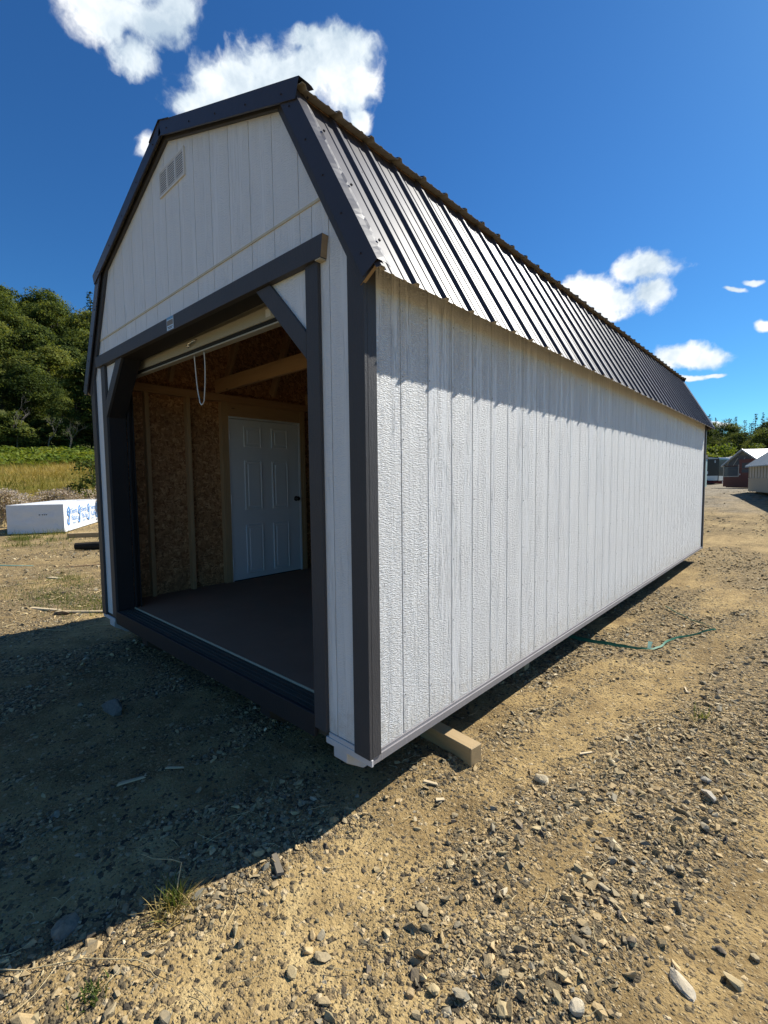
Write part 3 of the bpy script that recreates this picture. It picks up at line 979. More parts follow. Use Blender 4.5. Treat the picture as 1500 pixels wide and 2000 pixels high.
dl = Vector((-1 / 1.78, 1)).normalized(); nl = (dl[1], -dl[0])           # right lower slope, up direction and normal
du = Vector((-1, .372)).normalized(); nu = (du[1] if du[1] > 0 else -du[1], -du[0])
YS, YE = -.028, L + .12
edges = [YS] + [.218 - RP + 4 * RP * j for j in range(1, 10)] + [YE]
for s in (1, -1):
    def T(h, z): return (CX + s * h, z)
    for j in range(len(edges) - 1):
        a, c = edges[j] - (.012 if j else 0), edges[j + 1] + (.012 if j < len(edges) - 2 else 0)
        lf = .0018 * (j % 2)
        roof_sheet(a, c, T(low_x(2.05), 2.05), T(low_x(2.978), 2.978), (s * nl[0], nl[1]), lift=lf)
        roof_sheet(a, c, T(1.415, up_z(1.415)), T(.012, up_z(.012)), (s * nu[0], nu[1]), lift=lf)
    # deck under the sheets
    def slab(P, Q, n, t0, t1): return [(P[0] - n[0] * t0, P[1] - n[1] * t0), (Q[0] - n[0] * t0, Q[1] - n[1] * t0), (Q[0] - n[0] * t1, Q[1] - n[1] * t1), (P[0] - n[0] * t1, P[1] - n[1] * t1)]
    nL = (s * nl[0], nl[1]); nU = (s * nu[0], nu[1])
    MB().prism(slab(T(1.80, 2.05 + (1.872 - 1.80) * 1.78), T(low_x(2.985), 2.985), nL, .006, .018), 1, .048, L - .048).build('roof_sheathing', M_OSB, shed)
    MB().prism(slab(T(1.355, up_z(1.355)), T(.004, up_z(.004)), nU, .006, .018), 1, .048, L - .048).build('roof_sheathing', M_OSB, shed)
    # sub-fascia that closes the eave
    MB().prism([T(1.800, 2.155), T(1.845, 2.078), T(1.838, 2.070), T(1.783, 2.165)], 1, .022, L - .022).build('eave_trim', M_ROOFBACK, shed)
    MB().prism([T(1.352, 2.972), T(1.352, 2.996), T(1.340, 3.000), T(1.340, 2.975)], 1, -.01, L).build('knee_shadow_strip', M_METALTRIM, shed)  # closes the knee; dark strip drawn in as the overhang's shadow band
    # rake boards and the folded metal rake trim, front and back
    inL0, inL1 = (1.757, 2.020), (1.215, 2.985)
    for yf, dr in ((0.0, 1), (L, -1)):
        ya, yb = sorted((yf - .004 * dr, yf - .0 + .0155 * dr))
        p = MB().prism([T(1.845, 2.076), T(1.340, 2.975), T(*inL1), T(*inL0)], 1, ya, yb)
        p.m[2 + 3] = 1
        p.build('rake_board', [M_TRIM, M_ENDGRAIN], shed, bevel=.0012)
        p = MB().prism([T(1.339, 2.978), T(0.0005, 3.478), T(0.0005, 3.425), T(1.214, 2.984)], 1, ya, yb)
        p.build('rake_board', M_TRIM, shed, bevel=.0012)
        for (P0, Q0, n, wd, nseg, ext) in ((T(1.862, 2.068), T(1.335, 3.004), nL, .068, 36, 0), (T(1.425, up_z(1.425)), T(.002, up_z(.002)), nU, .060, 36, 0)):
            low = wd == .068
            P0 = (P0[0] - n[0] * .003, P0[1] - n[1] * .003); Q0 = (Q0[0] - n[0] * .003, Q0[1] - n[1] * .003)
            v = []; fcs = []
            yo = yf - (.032 if low else .040) * dr
            for i in range(nseg + 1):
                t_ = i / nseg
                bx = P0[0] + (Q0[0] - P0[0]) * t_; bz = P0[1] + (Q0[1] - P0[1]) * t_
                wr = .0016 * math.sin(t_ * 23 + .7) + .0011 * math.sin(t_ * 51) if (low and s == 1 and dr == 1) else 0
                top = .024 + (0 if low else .001)
                for (off, yy) in ((-wd, yo + .010 * dr), (-wd, yo), (top, yo), (top + wr, yo + .050 * dr), (top - .0025 - wr, yo + .072 * dr), (.016 + wr * .5, yo + .086 * dr)):
                    v.append((bx + n[0] * off, yy, bz + n[1] * off))
            for i in range(nseg):
                for k in range(5):
                    a_ = i * 6 + k
                    fcs.append((a_, a_ + 1, a_ + 7, a_ + 6))
            mb = MB(); mb.add(v, fcs)
            ob = mb.build('rake_trim', M_METALTRIM, shed)
            sol = ob.modifiers.new('sheet', 'SOLIDIFY'); sol.thickness = .0015; sol.offset = -1
            # screws along the face
            sc = MB()
            for i in range(5):
                t_ = .08 + i * .21
                bx = P0[0] + (Q0[0] - P0[0]) * t_ - n[0] * wd * .45; bz = P0[1] + (Q0[1] - P0[1]) * t_ - n[1] * wd * .45
                ang = [(bx + .0042 * math.cos(a6), bz + .0042 * math.sin(a6)) for a6 in [q * PI / 3 for q in range(6)]]
                sc.prism(ang, 1, *sorted((yo - .005 * dr, yo - .0003 * dr)))
            sc.build('screw', M_METALTRIM, ob, kind='stuff')

# the folded rake trim's screws on the roof flange, right side
for i, t_ in enumerate((.12, .42, .74, .95)):
    P0 = (CX + 1.862, 2.068); Q0 = (CX + 1.335, 3.004)
    bx = P0[0] + (Q0[0] - P0[0]) * t_ + nl[0] * .024; bz = P0[1] + (Q0[1] - P0[1]) * t_ + nl[1] * .024
    MB().tube([(bx, .045, bz), (bx + nl[0] * .008, .045, bz + nl[1] * .008)], .006, 6).build('roof_screw', M_METALTRIM, shed)

# screw rows through the roof sheets and nails in the siding: too small to pick apart
sb = MB(); nbm = MB()
for t_ in (.045, .36, .68, .94):
    Pl = (CX + low_x(2.05), 2.05); Ql = (CX + low_x(2.978), 2.978)
    bx = Pl[0] + (Ql[0] - Pl[0]) * t_; bz = Pl[1] + (Ql[1] - Pl[1]) * t_
    for k in range(39):
        y = .218 + RP * k + .034
        c0 = Vector((bx, y, bz)); nn = Vector((nl[0], 0, nl[1]))
        sb.tube([c0, c0 + nn * .003], .0085, 6).tube([c0 + nn * .003, c0 + nn * .007], .005, 6)
sb.build('roof_screw', M_METALTRIM, shed, kind='stuff')
rn_ = random.Random(9)
for i in range(nb + 1):
    y = .0496 + G * i + .016
    for z in (.035, .20, .50, .80, 1.10, 1.40, 1.70, 2.0):
        zz = z + rn_.uniform(-.03, .03)
        nbm.tube([(-.0205, y + rn_.uniform(-.003, .003), zz), (-.0193, y, zz)], .0032, 5)
nbm.build('siding_nail', mk_flat('nail_head', (.30, .29, .28), .6, .3), shed, kind='stuff')

# ridge cap
rc = []
for s in (-1, 1):
    rc.append((CX + s * .15, up_z(.15) + .024)); 
prof = [(CX - .155, up_z(.155) + .016), (CX - .150, up_z(.150) + .023), (CX, up_z(0) + .028), (CX + .150, up_z(.150) + .023), (CX + .155, up_z(.155) + .016),
        (CX + .145, up_z(.145) + .019), (CX, up_z(0) + .024), (CX - .145, up_z(.145) + .019)]
MB().prism(prof, 1, YS - .018, YE + .012).build('ridge_cap', M_METALTRIM, shed)

# ------------------------------------------------------------------ inside the shed
for xs in ((-3.499, -3.428), (mx(-3.428) , mx(-3.499))):
    left = xs[0] < -2
    ys = [.05, .4225, .835, 1.222] if left else []
    y = 1.25
    if left:
        ys += [1.262, 2.283, 2.323]
        y = 2.67
        while y < L - .1: ys.append(y); y += .406
    else:
        y = .05
        while y < L - .1: ys.append(y); y += .406
    st0 = None
    for y in ys:
        if st0 is None:
            st0 = o = MB().box(xs[0], xs[1], 0, .0385, .0905, 2.109).build('stud', M_STUD, shed, bevel=.001)
        else:
            o = st0.copy(); COL.objects.link(o)
        o.location = (0, y, 0)
    for z0, z1 in ((2.110, 2.149), (2.1495, 2.189)):
        MB().box(xs[0], xs[1] + (.012 if left else 0), .05, L - .05, z0, z1).build('top_plate', M_BEAM_Y, shed, bevel=.001)
MB().box(-3.498, -3.43, 1.3015, 2.282, 1.962, 2.1085).build('door_lintel', M_BEAM_Y, shed, bevel=.001)
for s in (1, -1):
    nL = (s * nl[0], nl[1]); nU = (s * nu[0], nu[1])
    def T(h, z): return (CX + s * h, z)
    P = T(1.735, 2.05 + (1.872 - 1.735) * 1.78); Q = T(low_x(2.965), 2.965)
    lowp = [(P[0] - nL[0] * .019, P[1] - nL[1] * .019), (Q[0] - nL[0] * .019, Q[1] - nL[1] * .019), (Q[0] - nL[0] * .108, Q[1] - nL[1] * .108), (P[0] - nL[0] * .108, P[1] - nL[1] * .108)]
    lowp = clip_poly(lowp, 0, -1, -2.1895)
    P = T(1.30, up_z(1.30)); Q = T(.003, up_z(.003))
    upp = [(P[0] - nU[0] * .019, P[1] - nU[1] * .019), (Q[0] - nU[0] * .019, Q[1] - nU[1] * .019), (Q[0] - nU[0] * .108, Q[1] - nU[1] * .108), (P[0] - nU[0] * .108, P[1] - nU[1] * .108)]
    for pg in (lowp, upp):
        r0 = None
        y = .05
        k = 0
        while y < L - .09:
            if r0 is None:
                r0 = o = MB().prism(pg, 1, 0, .0385).build('rafter', M_STUD, shed, bevel=.001)
            else:
                o = r0.copy(); COL.objects.link(o)
            o.location = (0, y, 0); y += .6096
j0 = None
for y in (1.15, 2.37, 3.59, 4.81, 6.03, 7.25):
    if j0 is None:
        j0 = o = MB().box(-3.42, -.12, 0, .0385, 2.1905, 2.328).build('ceiling_joist', M_BEAM_X, shed, bevel=.001)
    else:
        o = j0.copy(); COL.objects.link(o)
    o.location = (0, y, 0)

# side entry door seen from inside
dr_ = MB().box(-3.478, -3.437, 1.312, 2.262, .100, 1.935).build('entry_door', M_DOORWHITE, shed, bevel=.002)
for (ya, yb) in ((1.500, 1.708), (1.870, 2.078)):
    for (za, zb) in ((1.640, 1.848), (.916, 1.457), (.172, .716)):
        b = MB().box(-3.438, -3.431, ya, yb, za, zb)
        b.box(-3.4375, -3.4255, ya + .03, yb - .03, za + .03, zb - .03)
        # moulding round the field
        for (a0, a1, c0, c1) in ((ya - .012, ya + .008, za - .012, zb + .012), (yb - .008, yb + .012, za - .012, zb + .012)):
            b.box(-3.4378, -3.4265, a0, a1, c0, c1)
        for (c0, c1) in ((za - .012, za + .008), (zb - .008, zb + .012)):
            b.box(-3.4378, -3.4268, ya + .009, yb - .009, c0, c1)
        b.build('panel', M_DOORWHITE, dr_, bevel=.003)
kb = MB().tube([(-3.436, 2.205, 1.01), (-3.43, 2.205, 1.01)], .032, 14).tube([(-3.43, 2.205, 1.01), (-3.405, 2.205, 1.01)], .012, 10).tube([(-3.406, 2.205, 1.01), (-3.398, 2.205, 1.01), (-3.385, 2.205, 1.01), (-3.376, 2.205, 1.01)], [.018, .027, .027, .016], 14)
kb.build('knob', M_DARKMETAL, dr_, smooth=True)
for z in (1.70, .98, .26):
    MB().box(-3.437, -3.4335, 1.303, 1.338, z, z + .10).tube([(-3.428, 1.31, z), (-3.428, 1.31, z + .10)], .006, 8).build('hinge', M_DOORWHITE, dr_)
MB().box(-3.497, -3.4285, 1.3008, 1.3105, .0905, 1.960).box(-3.497, -3.4285, 2.2635, 2.2815, .0905, 1.960).box(-3.497, -3.4285, 1.311, 2.263, 1.940, 1.960).build('door_frame', M_DOORWHITE, shed)
MB().box(-3.4735, -3.44, 1.3205, 2.255, .0905, .099).build('door_sweep', M_RUBBER, shed)

# roll-up door, raised into its coil under the header
def zlip(x): return 2.113 + (-.9 - x) * .018
xa, xb = -3.10, -.42
b = MB()
vs = []; fs = []
cur = [(.216 + (.004 if i % 2 else -.004), 2.20 + i * .022) for i in range(13)]
for a in range(0, 17):
    an = PI * (.0 + a / 16 * 1.6)
    cur.append((.216 + .125 - .125 * math.cos(an), 2.48 + .125 * math.sin(an)))
for (y, z) in cur:
    vs += [(xa, y, z), (xb, y, z)]
for i in range(len(cur) - 1):
    fs.append((2 * i, 2 * i + 1, 2 * i + 3, 2 * i + 2))
b.add(vs, fs)
rd = b.build('roll_up_door', M_DOORCURTAIN, shed)
sm = rd.modifiers.new('sheet', 'SOLIDIFY'); sm.thickness = .003


def along(y0, y1, o0, o1, m, name):
    v = []
    for x in (xa + .03, xb - .02):
        for y, o in ((y0, o0), (y1, o0), (y1, o1), (y0, o1)):
            v.append((x, y, zlip(x) + o))
    return MB().add(v, [(0, 1, 2, 3), (7, 6, 5, 4), (0, 4, 5, 1), (1, 5, 6, 2), (2, 6, 7, 3), (3, 7, 4, 0)]).build(name, m, rd, bevel=.0015)


along(.190, .232, .040, .112, M_DOORCURTAIN, 'bottom_bar')
along(.197, .226, .010, .0398, M_RUBBER, 'rubber_seal')
along(.186, .236, .0, .0098, M_DOORCURTAIN, 'bottom_lip')
hx, hz = -1.90, zlip(-1.9) + .080
MB().tube([(hx - .045, .190, hz), (hx - .045, .170, hz - .004), (hx - .02, .160, hz - .010), (hx + .03, .160, hz - .008), (hx + .06, .172, hz + .002), (hx + .066, .190, hz + .006)], .007, 8).tube([(hx - .045, .191, hz - .012), (hx - .045, .168, hz - .012)], .014, 10).build('lift_handle', M_CHROME, rd, smooth=True)
ropep = []
for i in range(25):
    t_ = i / 24
    if t_ < .44:
        k = t_ / .44; ropep.append((-1.915 + .018 * math.sin(k * 2.4) + .05 * k ** 4, .205, 2.135 - .33 * k))
    elif t_ < .58:
        k = (t_ - .44) / .14; ropep.append((-1.865 + .075 * k, .205, 1.805 - .028 * math.sin(k * PI) - .01 * k))
    else:
        k = (t_ - .58) / .42; ropep.append((-1.790 + .02 * math.sin(k * 2.7) + .015 * k, .205, 1.795 + .34 * k))
MB().tube(ropep, .0046, 6).build('pull_cord', M_ROPE, rd, smooth=True)
tg = MB().box(-.985, -.935, .1885, .1896, zlip(-.96) + .055, zlip(-.96) + .10).build('label_sticker', M_DOORWHITE, rd)
for x0, x1 in ((-3.155, -3.118), (-.413, -.378)):
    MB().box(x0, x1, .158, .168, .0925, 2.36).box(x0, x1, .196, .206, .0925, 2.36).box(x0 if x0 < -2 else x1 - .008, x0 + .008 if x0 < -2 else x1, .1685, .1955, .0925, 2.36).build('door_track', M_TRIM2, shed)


# ------------------------------------------------------------------ stones
def hull_protos(n, pts, seed, flat=(1, .72, .5), sub=False):
    rng = np.random.default_rng(seed)
    out = []
    for i in range(n):
        bm = bmesh.new()
        P = rng.normal(size=(pts, 3)); P /= np.linalg.norm(P, axis=1)[:, None]
        P *= rng.uniform(.75, 1.0, (pts, 1))
        f_ = np.array(flat) * rng.uniform(.8, 1.2, 3)
        for p in P * f_: bm.verts.new(p)
        r = bmesh.ops.convex_hull(bm, input=list(bm.verts))
        bmesh.ops.delete(bm, geom=[v for v in bm.verts if not v.link_faces], context='VERTS')
        bmesh.ops.triangulate(bm, faces=list(bm.faces))
        bm.verts.index_update()
        V = np.array([v.co[:] for v in bm.verts]); F = np.array([[v.index for v in fc.verts] for fc in bm.faces])
        out.append((V, F)); bm.free()
    return out


STONE_COLS = np.array([(.27, .22, .135), (.17, .148, .105), (.35, .28, .155), (.42, .305, .155), (.50, .37, .195), (.10, .085, .07), (.225, .205, .155), (.57, .48, .32), (.32, .23, .12)])
STONE_P = np.array([.22, .12, .18, .14, .10, .05, .09, .03, .07])


def scatter_stones(rng, x, y, size, protos, sink=.36):
    n = len(x)
    z = ground_z(x, y)
    which = rng.integers(0, len(protos), n)
    Vs = []; Fs = []; Cs = []; off = 0
    col = STONE_COLS[rng.choice(len(STONE_COLS), n, p=STONE_P)] * rng.uniform(.75, 1.25, (n, 1))
    for k, (V, F) in enumerate(protos):
        ii = np.where(which == k)[0]
        m = len(ii)
        if not m: continue
        a = rng.uniform(0, 2 * PI, m); tx = rng.normal(0, .32, m); ty = rng.normal(0, .32, m)
        ca, sa = np.cos(a), np.sin(a)
        P = np.repeat(V[None], m, 0) * (size[ii] * 1.0)[:, None, None]
        # tilt about x and y, then turn about z
        c, s = np.cos(tx)[:, None], np.sin(tx)[:, None]
        Y = P[..., 1] * c - P[..., 2] * s; Z = P[..., 1] * s + P[..., 2] * c; X = P[..., 0]
        c, s = np.cos(ty)[:, None], np.sin(ty)[:, None]
        X, Z = X * c + Z * s, -X * s + Z * c
        X, Y = X * ca[:, None] - Y * sa[:, None], X * sa[:, None] + Y * ca[:, None]
        hgt = size[ii] * .5
        P = np.stack([X + x[ii][:, None], Y + y[ii][:, None], Z + (z[ii] + hgt * (1 - 2 * sink))[:, None]], -1)
        Vs.append(P.reshape(-1, 3)); Fs.append((F[None] + (np.arange(m) * len(V))[:, None, None] + off).reshape(-1, 3))
        Cs.append(np.repeat(col[ii], len(V), 0)); off += m * len(V)
    return np.concatenate(Vs), np.concatenate(Fs), np.concatenate(Cs)


def gravel():
    rng = np.random.default_rng(5)
    protos = hull_protos(14, 9, 2)
    small = hull_protos(8, 7, 3)
    xs = []; ys = []; ss = []
    def ring(n, r0, r1, smin, smax, k, cx=.75, cy=-.05):
        r = np.sqrt(rng.uniform(r0 ** 2, r1 ** 2, n)); a = rng.uniform(0, 2 * PI, n)
        x = cx + r * np.cos(a); y = cy + r * np.sin(a)
        g = gravel_amount(x, y)
        keep = rng.uniform(0, 1, n) < .05 + .95 * g
        # nothing far behind the camera or deep under the floor
        keep &= ~((x > -3.3) & (x < -.3) & (y > .4) & (y < 8.2))
        keep &= (x * -.6748 + y * .735) > -2.6
        x, y, g = x[keep], y[keep], g[keep]
        u = rng.uniform(0, 1, len(x))
        s = smin * (1 - u * (1 - (smin / smax) ** k)) ** (-1 / k)
        xs.append(x); ys.append(y); ss.append(s * (.8 + .35 * g))
    ring(70000, 0, 2.3, .0030, .0075, 1.4)
    ntiny = sum(len(q) for q in xs)
    ring(56000, 0, 2.5, .0052, .030, 1.75)
    ring(42000, 2.5, 5.5, .0085, .034, 2.1)
    nnear = sum(len(q) for q in xs)
    ring(70000, 5.5, 12, .014, .048, 2.3)
    ring(50000, 12, 30, .026, .075, 2.5)
    x = np.concatenate(xs); y = np.concatenate(ys); s = np.concatenate(ss)
    big = s > .009
    tiny = hull_protos(8, 6, 9, (1, .75, .42))
    near = np.arange(len(x)) < nnear
    Vs = []; Fs = []; Cs = []; o_ = 0
    tn_ = np.arange(len(x)) < ntiny
    for sel, pr in ((near & big, protos), (near & ~big & ~tn_, small), (~near | (tn_ & ~big), tiny)):
        V, F, C = scatter_stones(rng, x[sel], y[sel], s[sel], pr)
        Vs.append(V); Fs.append(F + o_); Cs.append(C); o_ += len(V)
    me = tri_mesh('gravel', np.concatenate(Vs), np.concatenate(Fs), {'tint': np.concatenate(Cs)})
    link('gravel', me, M_STONE, kind='stuff')


gravel()


def stone(x, y, size, col, label, group=None, flat=(1, .75, .55), seed=1, tilt=(0, 0), rz=0.0, pts=22, cat='stone', name='stone', rough=.05, sink=.3):
    V, F = hull_protos(1, pts, seed, flat)[0]
    bm = bmesh.new()
    vs = [bm.verts.new(v) for v in V]
    for f_ in F:
        try: bm.faces.new([vs[i] for i in f_])
        except ValueError: pass
    bmesh.ops.bevel(bm, geom=list(bm.edges), offset=.06, segments=1, affect='EDGES')
    bmesh.ops.triangulate(bm, faces=list(bm.faces))
    rng = np.random.default_rng(seed + 100)
    for v in bm.verts:
        v.co = v.co * (size * (1 + rng.normal(0, rough)))
    bmesh.ops.recalc_face_normals(bm, faces=bm.faces)
    me = bpy.data.meshes.new(name)
    bm.to_mesh(me); bm.free()
    a = me.attributes.new('tint', 'FLOAT_COLOR', 'POINT')
    a.data.foreach_set('color', np.tile(np.array(tuple(col) + (1,), np.float32), len(me.vertices)))
    o = link(name, me, M_STONE)
    o.location = (x, y, gz1(x, y) + size * flat[2] * (1 - 2 * sink) * .8)
    o.rotation_euler = (tilt[0], tilt[1], rz)
    return props(o, label, cat, group)


stone(-1.90, -.43, .108, (.15, .14, .125), 'large smooth grey stone lying in the shadow before the door', seed=4, flat=(1, .7, .62), tilt=(.2, .3), rz=.4)
stone(-.40, -1.04, .068, (.20, .185, .15), 'grey half-buried stone at the lower left edge of the shadow', seed=5, flat=(1, .8, .5), rz=1.1)
stone(.453, .735, .042, (.46, .39, .27), 'pale round cobble on its own beside the timber block', seed=6, flat=(1, .9, .7), pts=40, rough=.02)
stone(1.078, 1.135, .062, (.33, .31, .27), 'large pale angular slab of rock at the right edge', seed=8, flat=(1, .62, .42), tilt=(.5, .2), rz=1.9, pts=13)
stone(1.055, 1.262, .045, (.27, .28, .27), 'flat grey rock touching the large pale slab', seed=9, flat=(1, .7, .4), tilt=(.1, .35), rz=.6, pts=13)
stone(1.152, .118, .045, (.46, .41, .32), 'bleached white jagged chunk of rock at the lower right corner', seed=31, flat=(1, .58, .40), tilt=(.15, -.1), rz=2.5, pts=46, rough=.028, sink=.38)
stone(.945, -.150, .042, (.46, .42, .33), 'bleached white jagged chunk of rock left of the corner one', seed=33, flat=(1, .62, .40), tilt=(-.1, .15), rz=1.7, pts=46, rough=.028, sink=.38)

# loose stones that stand out among the gravel (plane coordinates on the yard)
BIG = [(-.16, -1.20, .052, 3), (-.02, -1.03, .035, 0), (.10, -.93, .04, 1), (.245, -.54, .038, 4), (.30, -.53, .040, 0), (.22, -.50, .03, 3), (.27, -.62, .032, 2),
       (.62, -.37, .042, 2), (.575, -.43, .036, 8), (.69, -.34, .036, 6), (.44, -.20, .032, 0), (.36, -.10, .026, 5), (.40, .02, .03, 2), (.70, -.20, .034, 4), (.76, -.22, .040, 0),
       (.80, -.30, .034, 2), (.86, .45, .034, 6), (.82, .32, .028, 2), (.92, .26, .032, 0), (1.01, .15, .032, 5), (1.08, .28, .026, 4), (1.26, .22, .040, 2), (1.22, .32, .03, 5), (1.30, .36, .03, 0),
       (.25, .28, .03, 0), (.18, .10, .026, 2), (.05, -.30, .026, 4), (-.02, -.52, .028, 3), (.02, -.66, .03, 2), (-.14, -.62, .026, 1), (.62, .62, .028, 0), (.80, .95, .03, 5),
       (.93, 1.35, .032, 1), (.70, 1.60, .03, 2), (1.05, 1.9, .032, 0), (.42, 1.5, .026, 8), (.86, 2.5, .034, 1), (.55, 2.1, .03, 4), (-1.2, -.7, .03, 1), (-1.45, -.25, .028, 0),
       (-2.15, -.55, .03, 6), (-.95, -.95, .032, 1), (-.75, -.42, .03, 0), (-2.6, -.5, .035, 2)]
for i, (x, y, sz, ci) in enumerate(BIG):
    sun = not (x < -.1 and y > -1.0)
    stone(x, y, sz * .8, tuple(STONE_COLS[ci] * 1.1), 'loose angular stone among the sunlit gravel' if sun else 'loose angular stone on the shaded soil before the shed',
          'loose stones in the sun' if sun else 'loose stones in the shade', seed=40 + i, flat=(1, .74, .5), tilt=(random.uniform(-.3, .3), random.uniform(-.3, .3)), rz=random.uniform(0, 6), pts=14)

# ------------------------------------------------------------------ timber blocks that carry the shed
def timber(x0, x1, yc, wd, h, rz, label):
    b = MB().box(x0 - x1, 0, -wd / 2, wd / 2, 0, h)
    o = b.build('timber_block', M_TIMBER, bevel=.004, label=label, cat='timber', group='blocks the shed rests on')
    o.location = (x1, yc, -.161 - h); o.rotation_euler = (0, 0, rz)
    return o


timber(-1.0, .142, .645, .088, .098, math.radians(-7), 'sawn timber block sticking out beneath the near corner of the shed')
timber(-1.2, -.20, 1.95, .09, .098, math.radians(3), 'dark timber block in shade under the shed, second from the front')
timber(-3.3, -.45, 5.0, .09, .098, 0, 'timber block in shade under the middle of the shed')
timber(-3.3, -.45, 8.05, .09, .098, 0, 'timber block in shade under the far end of the shed')


# ------------------------------------------------------------------ grass, straw and litter
def blades(rng, cx, cy, n, rad, hmin, hmax, wd, lean=.5, zoff=None, curl=.5, tint=(0, 1), seg=3, gauss=True, zfun=ground_z):
    if gauss:
        x = cx + rng.normal(0, rad, n); y = cy + rng.normal(0, rad, n)
    else:
        x = cx; y = cy; n = len(x)
    z = zfun(x, y)
    a = rng.uniform(0, 2 * PI, n); ln = rng.uniform(hmin, hmax, n); le = rng.uniform(.1, 1, n) * lean
    dx = np.cos(a); dy = np.sin(a); px = -dy; py = dx
    tn = rng.uniform(tint[0], tint[1], n)
    V = []; 
    for s in range(seg + 1):
        t = s / seg
        out = ln * (le * t + curl * le * t * t)
        up = ln * np.sqrt(np.maximum(1 - le * le * .6, .1)) * (t - .35 * curl * le * t * t)
        w_ = wd * (1 - t * .92) / 2
        for sg in (-1, 1):
            V.append(np.stack([x + dx * out + px * w_ * sg, y + dy * out + py * w_ * sg, z + up - .003], 1))
    V = np.stack(V, 1)
    k = 2 * (seg + 1)
    base = np.arange(n)[:, None, None] * k
    F = np.array([(2 * s, 2 * s + 1, 2 * s + 3, 2 * s + 2) for s in range(seg)])[None] + base
    return V.reshape(-1, 3), F.reshape(-1, 4), np.repeat(tn, k)


def join(parts):
    V = []; F = []; T = []; o = 0
    for v, f, t in parts:
        V.append(v); F.append(f + o); T.append(t); o += len(v)
    return np.concatenate(V), np.concatenate(F), np.concatenate(T)


rng = np.random.default_rng(12)
tuft = empty('grass_tuft', (-.215, -.765, gz1(-.215, -.765)), 'green and straw-yellow grass tuft at the edge of the shadow', 'grass tuft')
V, F, T = blades(rng, -.215, -.765, 85, .022, .035, .10, .0075, .8, tint=(.2, .95))
link('green_blades', tri_mesh('green_blades', V, F, {'tint': T}), M_GRASS, tuft)
V, F, T = blades(rng, -.185, -.785, 90, .03, .03, .09, .0045, 1.0, tint=(.5, 1), curl=.8)
link('dry_blades', tri_mesh('dry_blades', V, F, {'tint': T}), M_GOLD, tuft)
z0 = gz1(-.22, -.76)
MB().tube([(-.215, -.765, z0), (-.235, -.74, z0 + .06), (-.25, -.72, z0 + .105), (-.30, -.735, z0 + .098), (-.37, -.77, z0 + .082), (-.44, -.79, z0 + .075)], [.0024, .0022, .002, .0016, .0013, .001], 6).build('bent_stalk', M_STRAW, tuft)

V, F, T = blades(rng, .93, 1.92, 40, .03, .03, .09, .005, .7, tint=(.1, .6))
link('weed_sprig', tri_mesh('weed_sprig', V, F, {'tint': T}), M_GRASS, label='small green weed growing in the gravel at the right', cat='weed')
V, F, T = blades(rng, -.10, -1.05, 70, .018, .012, .03, .006, .9, tint=(.1, .5))
link('weed_sprig', tri_mesh('weed_sprig', V, F, {'tint': T}), M_GRASS, label='low green weed flat on the soil below the grass tuft', cat='weed')

# straw and stems lying about
def lying(n, cx, cy, rx, ry, lmin, lmax, r, seed):
    rg = random.Random(seed); b = MB()
    for i in range(n):
        x = cx + rg.uniform(-rx, rx); y = cy + rg.uniform(-ry, ry); a = rg.uniform(0, PI); l_ = rg.uniform(lmin, lmax); bd = rg.uniform(-.5, .5)
        pts = []
        for k in range(4):
            t_ = k / 3 - .5
            px = x + math.cos(a + bd * t_) * l_ * t_; py = y + math.sin(a + bd * t_) * l_ * t_
            pts.append((px, py, gz1(px, py) + .006 + rg.uniform(0, .012)))
        b.tube(pts, [r, r, r * .8, r * .5], 4, cap=False)
    return b


lying(150, .45, .3, 1.0, 1.5, .03, .13, .0012, 3).build('straw_litter', M_STRAW, kind='stuff')
lying(60, .9, 3.5, 1.3, 2.5, .06, .22, .002, 4).build('straw_litter', M_STRAW, kind='stuff')
lying(90, -6.2, .4, 2.6, 1.2, .06, .35, .004, 5).build('straw_litter', M_STRAW, kind='stuff')
b = MB()
pp = [(-.47, -1.29), (-.33, -1.17), (-.22, -1.04), (-.10, -.93), (.02, -.86)]
b.tube([(x, y, gz1(x, y) + .012) for x, y in pp], [.002, .0018, .0016, .0013, .0008], 6).build('dry_stalk', M_STRAW, label='long dry stalk lying on the sunlit soil at the lower left', cat='stalk')

# wood splinters
def splinter(x, y, ln, wd, h, rz, label, mat=None, tilt=0.0):
    b = MB().add([(-ln / 2, -wd / 2, 0), (ln / 2, -wd / 2 * .6, 0), (ln / 2 * .85, wd / 2, 0), (-ln / 2 * .9, wd / 2, 0), (-ln / 2 * .95, -wd / 2 * .8, h), (ln / 2 * .9, -wd / 2 * .5, h * .7), (ln / 2 * .8, wd / 2 * .8, h * .8), (-ln / 2 * .85, wd / 2 * .8, h)],
                 [(0, 3, 2, 1), (4, 5, 6, 7), (0, 1, 5, 4), (1, 2, 6, 5), (2, 3, 7, 6), (3, 0, 4, 7)])
    o = b.build('wood_splinter', mat or M_PALEWOOD, label=label, cat='wood splinter')
    o.location = (x, y, gz1(x, y) + .004); o.rotation_euler = (0, tilt, rz)
    return o


